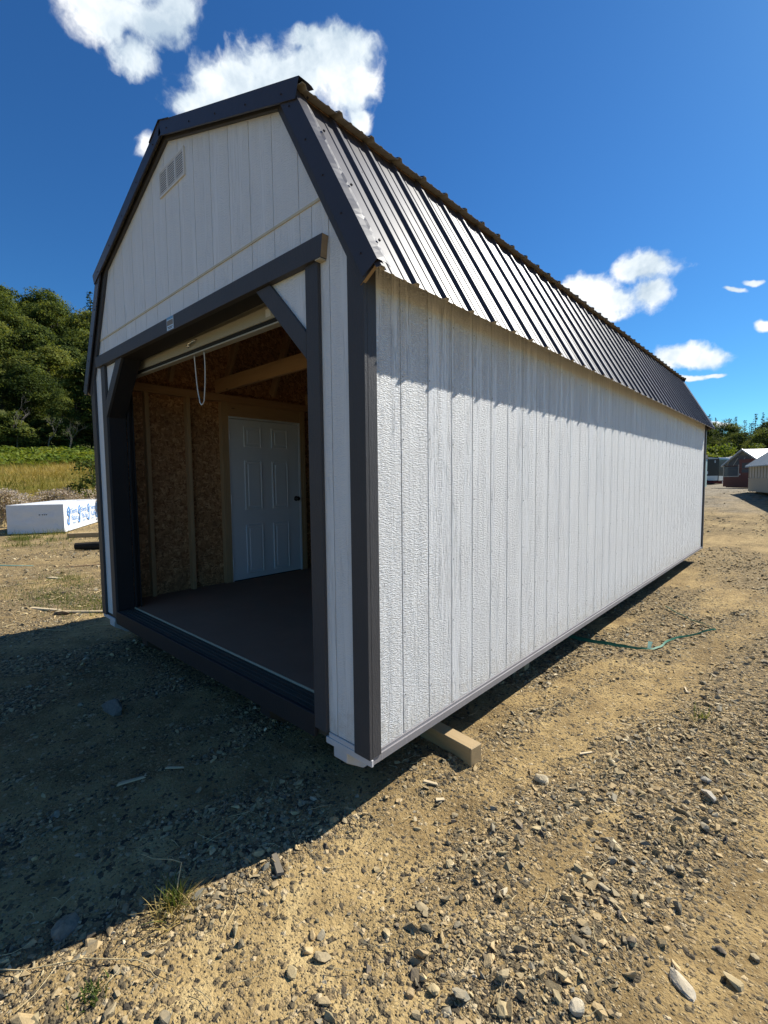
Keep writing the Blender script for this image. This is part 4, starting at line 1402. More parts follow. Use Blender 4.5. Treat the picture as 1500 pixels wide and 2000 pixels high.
M_PALEWOOD = mk_lumber('pale_split_wood', (.42, .32, .18), (.68, .55, .36), 0)
splinter(.066, .350, .075, .020, .007, .35, 'pale wood splinter lying just outside the shadow below the timber block')
splinter(.155, .306, .045, .022, .004, .8, 'small pale wood chip with ridges beside the longer splinter')
splinter(.788, 2.326, .10, .010, .008, 1.9, 'thin pale stick standing out on the soil beyond the gravel')
splinter(.536, 1.113, .085, .014, .006, .95, 'narrow pale splinter amid grey gravel to the right of the timber block')
splinter(-.985, -.43, .10, .014, .006, .75, 'pale sliver of wood in the shadow before the sill')
splinter(-1.057, -.614, .13, .022, .008, 1.25, 'grey forked wood sliver deep in the shadow')
splinter(-.08, -.43, .12, .030, .010, 2.75, 'brown piece of bark lying on sunlit soil at the shadow edge', M_OLDWOOD)

# green plastic strapping
def ribbon(path, wd, mat, name, parent=None, lift=.008, twist=None, **kw):
    v = []; f_ = []
    # resample
    P = [Vector((x, y, 0)) for x, y in path]
    pts = []
    for i in range(len(P) - 1):
        p0 = P[max(i - 1, 0)]; p1 = P[i]; p2 = P[i + 1]; p3 = P[min(i + 2, len(P) - 1)]
        for k in range(8):
            t_ = k / 8
            pts.append(.5 * ((2 * p1) + (p2 - p0) * t_ + (2 * p0 - 5 * p1 + 4 * p2 - p3) * t_ ** 2 + (3 * p1 - p0 - 3 * p2 + p3) * t_ ** 3))
    pts.append(P[-1])
    n = len(pts)
    for i, p in enumerate(pts):
        t_ = (pts[min(i + 1, n - 1)] - pts[max(i - 1, 0)]).normalized()
        nrm = Vector((-t_.y, t_.x, 0))
        tw = (twist(i / n) if twist else .5)
        side = nrm * math.cos(tw) + Vector((0, 0, 1)) * math.sin(tw)
        z = gz1(p.x, p.y) + lift + abs(math.sin(tw)) * wd / 2
        c = Vector((p.x, p.y, z))
        v += [c - side * wd / 2, c + side * wd / 2]
    for i in range(n - 1):
        f_.append((2 * i, 2 * i + 1, 2 * i + 3, 2 * i + 2))
    o = MB().add(v, f_).build(name, mat, parent, **kw)
    s_ = o.modifiers.new('thick', 'SOLIDIFY'); s_.thickness = .0014
    return o


strap = empty('plastic_strap', (.39, 2.987, gz1(.39, 2.987)), 'cut green plastic strapping band lying on the ground beside the shed', 'strap')
ribbon([(-.35, 2.86), (-.07, 2.894), (.16, 2.925), (.39, 2.987)], .018, M_STRAP, 'band', strap, twist=lambda t_: 1.0)
ribbon([(-.35, 2.93), (-.05, 2.93), (.18, 2.955), (.40, 2.99), (.46, 3.12), (.49, 3.34), (.60, 3.62), (.754, 3.96)], .016, M_STRAP, 'band', strap, lift=.012, twist=lambda t_: .9 + .5 * math.sin(t_ * 9))
ribbon([(.754, 3.96), (.70, 4.0), (.60, 4.10), (.496, 4.19), (.34, 4.36), (.224, 4.51)], .017, M_STRAPPALE, 'band', strap, lift=.014, twist=lambda t_: .5 + .8 * t_)
b = MB().add([(.395, 2.985, gz1(.395, 2.985) + .015), (.415, 2.998, gz1(.4, 2.99) + .012), (.418, 3.06, gz1(.4, 3.05) + .06), (.385, 3.05, gz1(.4, 3.05) + .062)], [(0, 1, 2, 3)])
o = b.build('loose_end', M_STRAPPALE, strap); s_ = o.modifiers.new('thick', 'SOLIDIFY'); s_.thickness = .0014

# grass patches, sticks and logs to the left of the shed
for (cx, cy, rx, ry, n) in ((-5.0, .42, .32, .2, 1500), (-5.75, .10, .30, .16, 900), (-6.9, .55, .55, .16, 1100), (-6.6, -.05, .5, .25, 500)):
    x = cx + rng.normal(0, rx, n); y = cy + rng.normal(0, ry, n)
    V, F, T = blades(rng, x, y, n, 0, .02, .06, .006, .8, gauss=False, tint=(.1, .62), seg=2)
    link('grass', tri_mesh('grass', V, F, {'tint': T}), M_GRASS, kind='stuff')
stone(-4.83, -.05, .085, (.11, .075, .045), 'dark chunk of bark on the litter left of the shed', seed=77, flat=(1, .5, .45), cat='bark chunk', name='bark_chunk', rz=.9)
splinter(-5.25, -.12, .55, .05, .02, .5, 'long flat wood scrap beside the dark bark chunk')
splinter(-4.75, .12, .6, .04, .02, .75, 'pale split wood strip between bark chunk and shed corner')
splinter(-8.25, 1.08, .62, .028, .02, 1.2, 'thin straight stick on bare soil left of the shed', M_STUD)
splinter(-9.2, .25, .8, .035, .012, .62, 'pale green plastic strip at the left edge of the yard', M_STRAPPALE)
splinter(-7.4, .45, .28, .09, .012, .4, 'broad yellow wood chip on the soil left of the shed')
o = MB().box(-.85, .85, -.07, .07, 0, .13).build('log', M_TIMBER, bevel=.012, label='squared yellow timber lying between wrapped bundle and shed', cat='timber')
o.location = (-13.25, 2.85, gz1(-13.2, 2.8)); o.rotation_euler = (0, 0, math.radians(62))
b = MB().tube([(-.9, 0, .085), (-.5, .01, .09), (0, 0, .085), (.5, -.01, .088), (.9, .01, .085)], [.08, .09, .085, .09, .082], 9)
o = b.build('log', mk_flat('charred_bark', (.028, .024, .02), .9, .2, .4, 8, .02, 20), label='dark charred log lying in front of the yellow timber', cat='log')
o.location = (-10.1, 2.25, gz1(-10.2, 2.0)); o.rotation_euler = (0, 0, math.radians(52))


# ------------------------------------------------------------------ wrapped lumber bundle
def bundle():
    th = 1.076
    root = empty('lumber_bundle', (-15.229, 2.397, -.25), 'white plastic-wrapped lumber bundle with blue printing, lying left of the shed', 'lumber bundle', rz=th - PI)
    # local frame: +x from the front right corner to the front left, +y along the bundle (away), z up
    wv, h, ln = 1.431, .874, 4.9
    M = Matrix.Translation((-15.229, 2.397, -.25)) @ Matrix.Rotation(th - PI, 4, 'Z')
    nx, ny, nz = 14, 44, 10
    rg = random.Random(3)
    def wr(u, v, k): return .010 * math.sin(u * 3.1 + k) * math.sin(v * 7 + 2 * k) + .008 * math.sin(u * 11 + v * 9 + k)
    b = MB()
    def sheet(fn, na, nb_):
        vs = [tuple(M @ Vector(fn(i / na, j / nb_))) for i in range(na + 1) for j in range(nb_ + 1)]
        fs = [(i * (nb_ + 1) + j, (i + 1) * (nb_ + 1) + j, (i + 1) * (nb_ + 1) + j + 1, i * (nb_ + 1) + j + 1) for i in range(na) for j in range(nb_)]
        b.add(vs, fs)
    z0 = .03
    e = lambda t_: math.sin(t_ * PI) ** .4
    sheet(lambda s, t_: (s * wv, wr(s * 2, t_ * 2, .3) * e(s) * e(t_), z0 + t_ * (h - z0)), nx, nz)                                     # front
    sheet(lambda s, t_: (wv, -0.0 - s * ln, z0 + t_ * (h - z0)), ny, nz)
    # the long side towards the shed: diagonal pulls in the film
    sheet(lambda s, t_: ((.014 * math.sin(s * 60 + t_ * 7) + .012 * math.sin(s * 31 - t_ * 5)) * e(s) * e(t_), -s * ln, z0 + t_ * (h - z0)), ny * 3, nz)
    sheet(lambda s, t_: (s * wv, -t_ * ln, h + .012 * math.sin(s * 9 + t_ * 3) * e(s) * e(t_)), nx, ny)
    sheet(lambda s, t_: (s * wv, -ln, z0 + t_ * (h - z0)), nx, nz)
    wrap = b.build('wrapping', M_WRAP, root, smooth=True)
    b = MB()
    for k in range(4):
        b.box(.02, wv - .02, -.25 - k * 1.4, -.35 - k * 1.4, -.01, .029, M=M)
    b.build('bearer', M_OLDWOOD, root)
    # printing on the long side: emblem and two words, repeated
    def emblem(cx, s):
        em = MB()
        def bar(p, q, t_):
            p = Vector(p); q = Vector(q); d = (q - p).normalized(); n = Vector((-d.y, d.x)) * t_ / 2
            quad = [p - n, q - n, q + n, p + n]
            vs = []
            for x in (-.019, -.0165):
                for c in quad: vs.append(tuple(M @ Vector((x, -(cx + c.x * s), .18 + c.y * s))))
            em.add(vs, [(0, 1, 2, 3), (7, 6, 5, 4), (0, 4, 5, 1), (1, 5, 6, 2), (2, 6, 7, 3), (3, 7, 4, 0)])
        # leaning diamond with an open hook below
        for p, q, t_ in (((.10, .52), (.26, .62), .06), ((.26, .62), (.40, .47), .06), ((.40, .47), (.30, .33), .06), ((.30, .33), (.13, .38), .05), ((.10, .52), (.13, .36), .06),
                         ((.30, .33), (.24, .04), .07), ((.24, .04), (.06, .12), .06), ((.06, .12), (.04, .26), .06), ((.19, .46), (.29, .50), .05), ((.29, .50), (.26, .40), .04)):
            bar(p, q, t_)
        em.build('emblem', M_BLUEINK, root)
    def words(cx, txt, size, z, mat):
        cu = bpy.data.curves.new('word', 'FONT'); cu.body = txt; cu.size = size; cu.extrude = .0012; cu.resolution_u = 3
        o = bpy.data.objects.new('word', cu); COL.objects.link(o)
        cu.materials.append(mat)
        o.parent = root
        # read from the sunny side: text runs along -y, up is z, faces -x
        o.location = (-.019, -cx, z)
        o.rotation_euler = (PI / 2, 0, -PI / 2)
        bpy.context.view_layer.update()
        me = bpy.data.meshes.new_from_object(o.evaluated_get(bpy.context.evaluated_depsgraph_get()))
        q = bpy.data.objects.new('word', me); COL.objects.link(q); q.parent = root; q.location = o.location; q.rotation_euler = o.rotation_euler
        bpy.data.objects.remove(o)
    for cx in (.28, 1.42, 2.56, 3.70):
        emblem(cx - .06, .95)
        words(cx + .44, 'Sierra', .25, .55, M_BLUEINK)
        words(cx + .44, 'Pacific', .25, .33, M_BLUEINK)
        words(cx + .46, 'Industries', .10, .22, M_GREYINK)
    b = MB()
    for x in (.42, .47, .52, .60): b.box(x, x + .03, .0145, .017, .56, .585, M=M)
    b.build('stencil_mark', M_DARKINK, root)


bundle()

EYE = (1.37, -1.39)


def pol(az, D):
    a = math.radians(az)
    return EYE[0] + D * math.sin(a), EYE[1] + D * math.cos(a)


# ------------------------------------------------------------------ foliage
def leaf_quads(rng, P, N, size, tint):
    n = len(P)
    N = N / np.linalg.norm(N, axis=1)[:, None]
    R = rng.normal(size=(n, 3)); A = np.cross(N, R); A /= np.linalg.norm(A, axis=1)[:, None]; B = np.cross(N, A)
    s = size[:, None] / 2
    e = rng.uniform(.45, .8, (n, 1))
    V = np.stack([P - A * s, P - B * s * e, P + A * s, P + B * s * e], 1)
    F = np.arange(n * 4).reshape(n, 4)
    return V.reshape(-1, 3), F, np.repeat(tint, 4)


def broadleaf(seed, h, r, nclump, per, leaf, base=.12):
    rng = np.random.default_rng(seed)
    u = rng.normal(size=(nclump, 3)); u /= np.linalg.norm(u, axis=1)[:, None]
    rad = rng.uniform(.45, 1.0, nclump) ** .6
    cz = h * (base + (1 - base) * .52)
    rz = h * (1 - base) * .5
    C = u * rad[:, None] * np.array([r, r, rz]) * np.array([.8, .8, .86]); C[:, 2] += cz
    w_ = 1 - .35 * np.clip((C[:, 2] - cz) / rz, 0, 1)
    C[:, :2] *= w_[:, None]
    cr = r * rng.uniform(.14, .36, nclump)
    ct = rng.uniform(.15, .85, nclump)
    Ps = []; Ns = []; Ss = []; Ts = []
    for c, q, t0 in zip(C, cr, ct):
        d = rng.normal(size=(per, 3)); d /= np.linalg.norm(d, axis=1)[:, None]
        d[:, 2] = np.where(d[:, 2] < -.35, -d[:, 2], d[:, 2])
        rr = q * rng.uniform(.45, 1.25, (per, 1))
        Ps.append(c + d * rr * np.array([1.1, 1.1, .72])); Ns.append(d * .8 + rng.normal(0, .55, (per, 3)) + np.array([0, 0, .45]))
        Ss.append(leaf * rng.uniform(.6, 1.35, per)); Ts.append(np.clip(t0 + rng.normal(0, .13, per), 0, 1))
    V, F, T = leaf_quads(rng, np.concatenate(Ps), np.concatenate(Ns), np.concatenate(Ss), np.concatenate(Ts))
    crown = tri_mesh('crown', V, F, {'tint': T})
    b = MB()
    top = cz + rz * .3
    lean = rng.normal(0, .25, 2)
    path = [(0, 0, -.6), (lean[0] * .2, lean[1] * .2, h * .2), (lean[0] * .6, lean[1] * .6, h * .45), (lean[0], lean[1], top)]
    t0 = h * .017
    b.tube(path, [t0 * 1.4, t0, t0 * .7, t0 * .25], 7)
    for i in rng.choice(nclump, min(10, nclump), replace=False):
        c = C[i]
        s = rng.uniform(.15, .5)
        b.tube([(lean[0] * s, lean[1] * s, h * (.15 + s * .5)), (c[0] * .5, c[1] * .5, (h * (.15 + s * .5) + c[2]) / 2 + .2), tuple(c)], [t0 * .5, t0 * .35, t0 * .12], 5)
    me = bpy.data.meshes.new('trunk'); me.from_pydata(b.v, [], b.f); me.update()
    return crown, me


def conifer(seed, h, r, per=26, leaf=.3):
    rng = np.random.default_rng(seed)
    Ps = []; Ns = []; Ss = []; Ts = []
    nl_ = int(h / .42)
    for i in range(nl_):
        t = i / nl_
        z = h * (.10 + .90 * t)
        R = r * (1 - t) ** .75 * rng.uniform(.75, 1.1) + .12
        nb_ = max(4, int(9 * (1 - t) + 3))
        for k in range(nb_):
            a = rng.uniform(0, 2 * PI); Rk = R * rng.uniform(.65, 1.1)
            m = max(5, int(per * Rk / r))
            s = rng.uniform(.12, 1, m) ** .8
            p = np.stack([np.cos(a) * s * Rk, np.sin(a) * s * Rk, z - .28 * Rk * s + .10 * Rk * s * s], 1) + rng.normal(0, .10, (m, 3)) * np.array([1, 1, .55])
            Ps.append(p); Ns.append(np.array([np.cos(a) * .4, np.sin(a) * .4, .8]) + rng.normal(0, .45, (m, 3)))
            Ss.append(leaf * rng.uniform(.6, 1.3, m)); Ts.append(np.clip(rng.uniform(.2, .8) + rng.normal(0, .12, m), 0, 1))
    V, F, T = leaf_quads(rng, np.concatenate(Ps), np.concatenate(Ns), np.concatenate(Ss), np.concatenate(Ts))
    crown = tri_mesh('crown', V, F, {'tint': T})
    b = MB().tube([(0, 0, -.6), (0, 0, h * .5), (0, 0, h * .98)], [h * .016, h * .010, .02], 6)
    me = bpy.data.meshes.new('trunk'); me.from_pydata(b.v, [], b.f); me.update()
    return crown, me


PROTO = {}


def tree(kind, x, y, h, label, group, rz=None, wide=1.0, cat='tree', sink=.15):
    """kind names a prototype; its crown and trunk meshes are shared"""
    crown, trunk, h0, mc = PROTO[kind]
    o = empty({'conifer': 'conifer_tree'}.get(kind.split('_')[0], 'broadleaf_tree') if cat == 'tree' else 'bush', (x, y, gz1(x, y) - sink), label, cat, group, rz if rz is not None else random.uniform(0, 6.28))
    s = h / h0
    v_ = random.uniform(.85, 1.15)
    o.scale = (s * wide * v_, s * wide / v_, s)
    for nm, me, mt in (('trunk', trunk, M_BARK), ('crown', crown, mc)):
        c = bpy.data.objects.new(nm, me); COL.objects.link(c); c.parent = o
        if not me.materials: me.materials.append(mt)
    return o


for i, (h, r, nc, per) in enumerate(((13, 4.6, 96, 210), (12, 4.0, 88, 210), (14, 4.2, 100, 200), (11, 4.8, 92, 220))):
    c, t_ = broadleaf(100 + i, h, r, nc, per, .27, .10)
    PROTO['leafy_%d' % i] = (c, t_, h, M_LEAF_A)
for i, (h, r) in enumerate(((13, 2.3), (14, 2.0), (12, 2.7))):
    c, t_ = conifer(200 + i, h, r)
    PROTO['conifer_%d' % i] = (c, t_, h, M_LEAF_C)
for i, (h, r, nc) in enumerate(((3.6, 2.2, 26), (3.2, 2.6, 28))):
    c, t_ = broadleaf(300 + i, h, r, nc, 130, .22, .05)
    PROTO['bush_%d' % i] = (c, t_, h, M_LEAF_Y)
for i, (h, r, nc) in enumerate(((5, 2.6, 30), (6, 2.9, 34))):
    c, t_ = broadleaf(320 + i, h, r, nc, 150, .26, .04)
    PROTO['under_%d' % i] = (c, t_, h, M_LEAF_A)

# wooded hillside on the left
rg = random.Random(21)
rows = [(77, 10.0, 4.2, 'green broadleaf tree with a rounded crown at the foot of the left hillside', 'trees at the foot of the hill'),
        (84, 12.2, 4.4, 'green broadleaf tree with a rounded crown at the foot of the left hillside', 'trees at the foot of the hill'),
        (93, 13.0, 4.8, 'green broadleaf tree of the dense stand halfway up the left hillside', 'trees up the hillside'),
        (102, 13.6, 5.0, 'green broadleaf tree of the dense stand halfway up the left hillside', 'trees up the hillside'),
        (111, 14.2, 5.2, 'green broadleaf tree of the dense stand halfway up the left hillside', 'trees up the hillside'),
        (120, 14.8, 5.2, 'green broadleaf tree on the skyline of the left hill', 'trees along the ridge'),
        (129, 15.4, 5.6, 'green broadleaf tree on the skyline of the left hill', 'trees along the ridge')]
for ri, (D, h, sp, lab, grp) in enumerate(rows):
    n = int(math.radians(30) * D / sp)
    for k in range(n):
        az = -92 + 30 * (k + .5 + rg.uniform(-.3, .3)) / n
        x, y = pol(az, D + rg.uniform(-3, 3))
        tree('leafy_%d' % rg.randrange(4), x, y, h * rg.uniform(.82, 1.15), lab, grp, rg.uniform(0, 6.28), rg.uniform(.85, 1.1))
for az, D, h, kd, lab in ((-73.9, 118, 19.5, 1, 'dark conifer on the ridge just left of the shed roof'), (-82.6, 116, 23, 0, 'tall dark conifer on the ridge at the left edge'), (-84.3, 119, 21, 2, 'conifer on the ridge beyond the left edge')):
    x, y = pol(az, D); tree('conifer_%d' % kd, x, y, h, lab, None)
for k in range(26):
    az = -92 + 30 * (k + rg.uniform(.1, .9)) / 26
    x, y = pol(az, rg.uniform(72.5, 77))
    tree('under_%d' % (k % 2), x, y, rg.uniform(3.2, 6.2), 'bushy green undergrowth shrub before the trees of the left hillside', 'undergrowth shrubs', cat='shrub')


def bare(seed, h):
    rg_ = random.Random(seed); b = MB()
    def grow(p, d, l_, r, lv):
        q = p + d * l_
        m_ = p + d * l_ * .5 + Vector((rg_.uniform(-1, 1), rg_.uniform(-1, 1), rg_.uniform(-.3, .6))) * l_ * .08
        b.tube([p, m_, q], [r, r * .8, r * .55], 4, cap=False)
        if lv:
            for _ in range(rg_.choice((2, 3, 3))):
                nd = (d + Vector((rg_.uniform(-1, 1), rg_.uniform(-1, 1), rg_.uniform(-.25, .6))) * .75).normalized()
                grow(p + d * l_ * rg_.uniform(.45, 1), nd, l_ * rg_.uniform(.5, .72), r * .55, lv - 1)
    grow(Vector((0, 0, -.3)), Vector((.05, .08, 1)), h * .38, h * .009, 5)
    return b


for i, (az, D, h) in enumerate(((-78.1, 72, 8.0), (-80.6, 72.5, 9.5), (-76.3, 71.5, 6.5))):
    x, y = pol(az, D)
    o = bare(50 + i, h).build('bare_tree', M_TWIG, label='bare grey dead tree in front of the green hillside', cat='tree', group='dead trees')
    o.location = (x, y, gz1(x, y) - .1)

# bracken below the trees, golden meadow, seed heads
rng = np.random.default_rng(8)
n = 42000
az = np.radians(rng.uniform(-93, -60, n)); D = rng.uniform(50, 74, n)
x = EYE[0] + D * np.sin(az); y = EYE[1] + D * np.cos(az)
ok = fbm(x * .35, y * .35, 91, 3) + (D - 50) / 24 * .62 > .62
x, y = x[ok], y[ok]
n = len(x)
z = ground_z(x, y) + rng.uniform(.05, 1.0, n) * (.35 + .9 * fbm(x * .5, y * .5, 92, 2))
V, F, T = leaf_quads(rng, np.stack([x, y, z], 1), rng.normal(0, .5, (n, 3)) + np.array([0, 0, 1.0]), rng.uniform(.22, .5, n), np.clip(fbm(x * .4, y * .4, 93, 3) * 1.3 - .15 + rng.normal(0, .12, n), 0, 1))
link('bracken', tri_mesh('bracken', V, F, {'tint': T}), M_LEAF_Y, kind='stuff')
n = 60000
az = np.radians(rng.uniform(-95, -58, n)); D = 21 + 40 * rng.uniform(0, 1, n) ** 1.1
x = EYE[0] + D * np.sin(az); y = EYE[1] + D * np.cos(az)
tn = np.clip(.5 + (fbm(x * .17, y * .17, 95, 3) - .5) * 2.2 - .012 * (D - 35), 0, 1)
ok = -x > 21.5
x, y, tn, D = x[ok], y[ok], tn[ok], D[ok]
V, F, T = blades(rng, x, y, len(x), 0, .25, .75, .035, .7, gauss=False, seg=2, curl=.8)
T = np.clip(np.repeat(tn, 6) + rng.normal(0, .1, len(T)), 0, 1)
link('meadow_grass', tri_mesh('meadow_grass', V, F, {'tint': T}), M_GOLD, kind='stuff')


def seed_plant(seed, h):
    rng = np.random.default_rng(seed)
    b = MB(); Ps = []
    for s in range(9):
        a = rng.uniform(0, 2 * PI); q = rng.uniform(.05, .42)
        tip = Vector((math.cos(a) * q, math.sin(a) * q, h * rng.uniform(.65, 1)))
        b.tube([(tip.x * .2, tip.y * .2, -.05), (tip.x * .6, tip.y * .6, tip.z * .5), tuple(tip)], [.012, .009, .005], 4, cap=False)
        m = 70
        d = rng.normal(size=(m, 3)) * np.array([.10, .10, .045])
        Ps.append(np.array(tip)[None] + d)
        m = 30
        Ps.append(np.array(tip)[None] * rng.uniform(.25, .9, (m, 1)) + rng.normal(0, .05, (m, 3)))
    P = np.concatenate(Ps)
    V, F, T = leaf_quads(rng, P, rng.normal(size=(len(P), 3)), rng.uniform(.04, .09, len(P)), rng.uniform(.2, 1, len(P)))
    me = bpy.data.meshes.new('stems'); me.from_pydata(b.v, [], b.f); me.update()
    return tri_mesh('seed_heads', V, F, {'tint': T}), me


SP = [seed_plant(400 + i, 1.15) for i in range(3)]
rg = random.Random(5)
for k in range(34):
    az = -84.5 + 12.5 * (k + rg.uniform(0, 1)) / 34
    D = rg.uniform(20.5, 24.5)
    x, y = pol(az, D)
    o = empty('seed_head_plant', (x, y, gz1(x, y)), 'dry weed with fluffy pale seed heads behind the wrapped bundle', 'weed', 'seed-head weeds', rg.uniform(0, 6))
    s = rg.uniform(.65, 1.12); o.scale = (s, s, s)
    hd, stm = SP[k % 3]
    for nm, me, mt in (('stems', stm, M_STRAW), ('seed_heads', hd, M_SEED)):
        c = bpy.data.objects.new(nm, me); COL.objects.link(c); c.parent = o
        if not me.materials: me.materials.append(mt)
# leafy shrub close to the shed's far left
c, t_ = broadleaf(340, 2.6, 1.25, 40, 60, .11, .02)
PROTO['shrub_0'] = (c, t_, 2.6, M_LEAF_A)
x, y = pol(-73.9, 24.5)
tree('shrub_0', x, y, 2.9, 'loose leafy shrub between the wrapped bundle and the shed', None, 1.0, cat='shrub')
x, y = pol(-71.2, 24)
tree('shrub_0', x, y, 2.2, 'leafy shrub hidden behind the shed corner', None, 3.0, cat='shrub')
# weedy grass round the bundle
n = 2600
x = -13.9 + rng.normal(0, 1.1, n); y = 1.2 + rng.normal(0, .55, n)
x2 = np.concatenate([x, -14.9 + rng.uniform(-1.2, .6, 900)]); y2 = np.concatenate([y, 1.55 + rng.uniform(-.9, .9, 900)])
ok = fbm(x2 * 1.6, y2 * 1.6, 97, 3) > .47
x2, y2 = x2[ok], y2[ok]
V, F, T = blades(rng, x2, y2, len(x2), 0, .04, .26, .011, 1.0, gauss=False, seg=2, tint=(.3, 1.1))
link('weedy_grass', tri_mesh('weedy_grass', V, F, {'tint': T}), M_GRASS, kind='stuff')

# ------------------------------------------------------------------ trees beyond the yard on the right
rg = random.Random(33)
for (az, D, h, kd, lab) in ((-7.75, 132, 12.5, 'conifer_0', 'taller dark conifer by the shed roof end, right skyline'), (-7.25, 135, 11.3, 'conifer_1', 'shorter dark conifer right of the taller one, right skyline'),
                            (-6.15, 150, 12.2, 'conifer_1', 'thin pale conifer, left of the two slender spires'), (-5.65, 146, 12.2, 'conifer_0', 'slender dark conifer spire with a tufted top'),
                            (-4.15, 120, 10.8, 'conifer_2', 'broad dark conifer right of the slender spires'), (-2.85, 125, 13.6, 'conifer_0', 'tall dark conifer at the right picture edge'),
                            (-3.6, 128, 11, 'conifer_1', 'dark conifer between the broad one and the right edge')):
    x, y = pol(az, D); tree(kd, x, y, h, lab, None, rg.uniform(0, 6), .85)
for D, h, sp in ((128, 9.0, 3.2), (116, 8.6, 3.4), (104, 7.6, 3.6), (92, 6.2, 3.6)):
    n = int(math.radians(18) * D / sp)
    for k in range(n):
        az = -13 + 18 * (k + .5 + rg.uniform(-.3, .3)) / n
        x, y = pol(az, D + rg.uniform(-3, 3))
        tree(rg.choice(('leafy_0', 'leafy_1', 'leafy_2', 'leafy_3', 'conifer_2')), x, y, h * rg.uniform(.85, 1.15), 'green tree of the wood behind the sheds on the right', 'wood beyond the yard', rg.uniform(0, 6), rg.uniform(.9, 1.2))
x, y = pol(-3.3, 82); tree('leafy_3', x, y, 6.0, 'pale green broadleaf tree above the grey shed roof at the right edge', None, 1.2)
x, y = pol(-2.0, 84); tree('leafy_0', x, y, 6.4, 'pale green broadleaf tree beyond the right edge', None, 2.2)
for k in range(16):
    az = -12 + 14 * (k + rg.uniform(.2, .8)) / 16
    x, y = pol(az, rg.uniform(60, 70))
    tree('bush_%d' % (k % 2), x, y, rg.uniform(3.0, 4.6), 'bright yellow-green bush behind the sheds on the right', 'bushes behind the sheds', cat='bush')

# ------------------------------------------------------------------ sheds and trailer at the right
def frame(loc, xdir):
    """local x along xdir, y to its left, z up"""
    d = Vector(xdir + (0,)).normalized()
    return Matrix.Translation(loc) @ Matrix(((d.x, -d.y, 0, 0), (d.y, d.x, 0, 0), (0, 0, 1, 0), (0, 0, 0, 1)))


# brown greenhouse; front from (-2.5,33) to (-.45,30.2)
gz = .60
root = empty('greenhouse', (-1.5, 31.6, gz), 'small dark brown greenhouse with pale translucent roof and a door', 'greenhouse')
M = frame((-2.5, 33.0, gz), (2.05, -2.8))
wd, dp, eh, rh = 3.47, 5.0, 1.27, 2.10
P = lambda b, nm, m, **k: b.build(nm, m, root, **k)
P(MB().box(0, wd * .42, -.04, 0, .05, .62, M=M).box(wd * .80, wd, -.04, 0, .05, .62, M=M).box(0, .04, 0, dp, .05, .62, M=M).box(wd - .04, wd, 0, dp, .05, .62, M=M).box(0, wd, dp - .04, dp, .05, .62, M=M), 'wall', M_BROWN)
P(MB().box(.06, wd * .40, -.02, -.005, .66, 1.22, M=M), 'window', M_GLASS)
P(MB().box(.0, .06, -.05, 0, .62, eh, M=M).box(wd * .40, wd * .42, -.05, 0, .62, 1.32, M=M).box(.06, wd * .40, -.05, 0, .62, .67, M=M), 'window_frame', M_POLYDIRTY)
dr = P(MB().box(wd * .425, wd * .795, -.06, -.01, .05, 1.50, M=M), 'door', M_BROWN)
MB().box(wd * .50, wd * .74, -.07, -.0605, .85, 1.40, M=M).build('pane', M_GLASS, dr)
MB().box(wd * .50, wd * .74, -.078, -.0705, 1.05, 1.09, M=M).build('glazing_bar', M_BROWN, dr)
MB().box(wd * .45, wd * .47, -.09, -.0605, .72, .80, M=M).build('handle', M_PLATE, dr)
P(MB().box(wd * .42, wd * .80, -.07, -.0, 1.50, 1.60, M=M), 'door_head', M_BROWN)
P(MB().prism([(.05, eh), (wd - .05, eh), (wd / 2, rh - .06)], 1, -.02, -.005, M=M), 'gable_glazing', M_GLASS)
for k in range(5):
    x0 = .25 + k * .62
    P(MB().prism([(x0, eh), (x0 + .05, eh), (x0 + .45, min(eh + .42, rh - .2)), (x0 + .40, min(eh + .42, rh - .2))], 1, -.035, -.021, M=M), 'rafter', M_POLYDIRTY)
sl_ = (rh - eh) / (wd / 2)
for s in (0, 1):
    a = [(-.12, eh - .12 * sl_), (wd / 2, rh), (wd / 2, rh + .06), (-.12, eh - .12 * sl_ + .06)]
    if s: a = [(wd - x_, z_) for x_, z_ in a]
    P(MB().prism(a, 1, -.12, dp + .1, M=M), 'roof_panel', M_POLY)
    b = MB()
    for k in range(2):
        q = -.12 + k * (dp + .15)
        b.prism([(x_, z_ + .061) for x_, z_ in a[:2]] + [(a[1][0], a[1][1] + .09), (a[0][0], a[0][1] + .09)], 1, q, q + .05, M=M)
    P(b, 'roof_batten', M_ROOFWHITE)
P(MB().box(0, wd * .42, -.01, .03, eh - .03, eh + .03, M=M).box(.04, wd - .04, .1, dp - .1, 0.0, .049, M=M), 'sill_beam', M_BROWN)
P(MB().box(0, .02, 0, dp, .62, eh, M=M).box(wd - .02, wd, 0, dp, .62, eh, M=M).box(0, wd, dp - .03, dp - .01, .62, eh, M=M), 'side_glazing', M_POLYDIRTY)

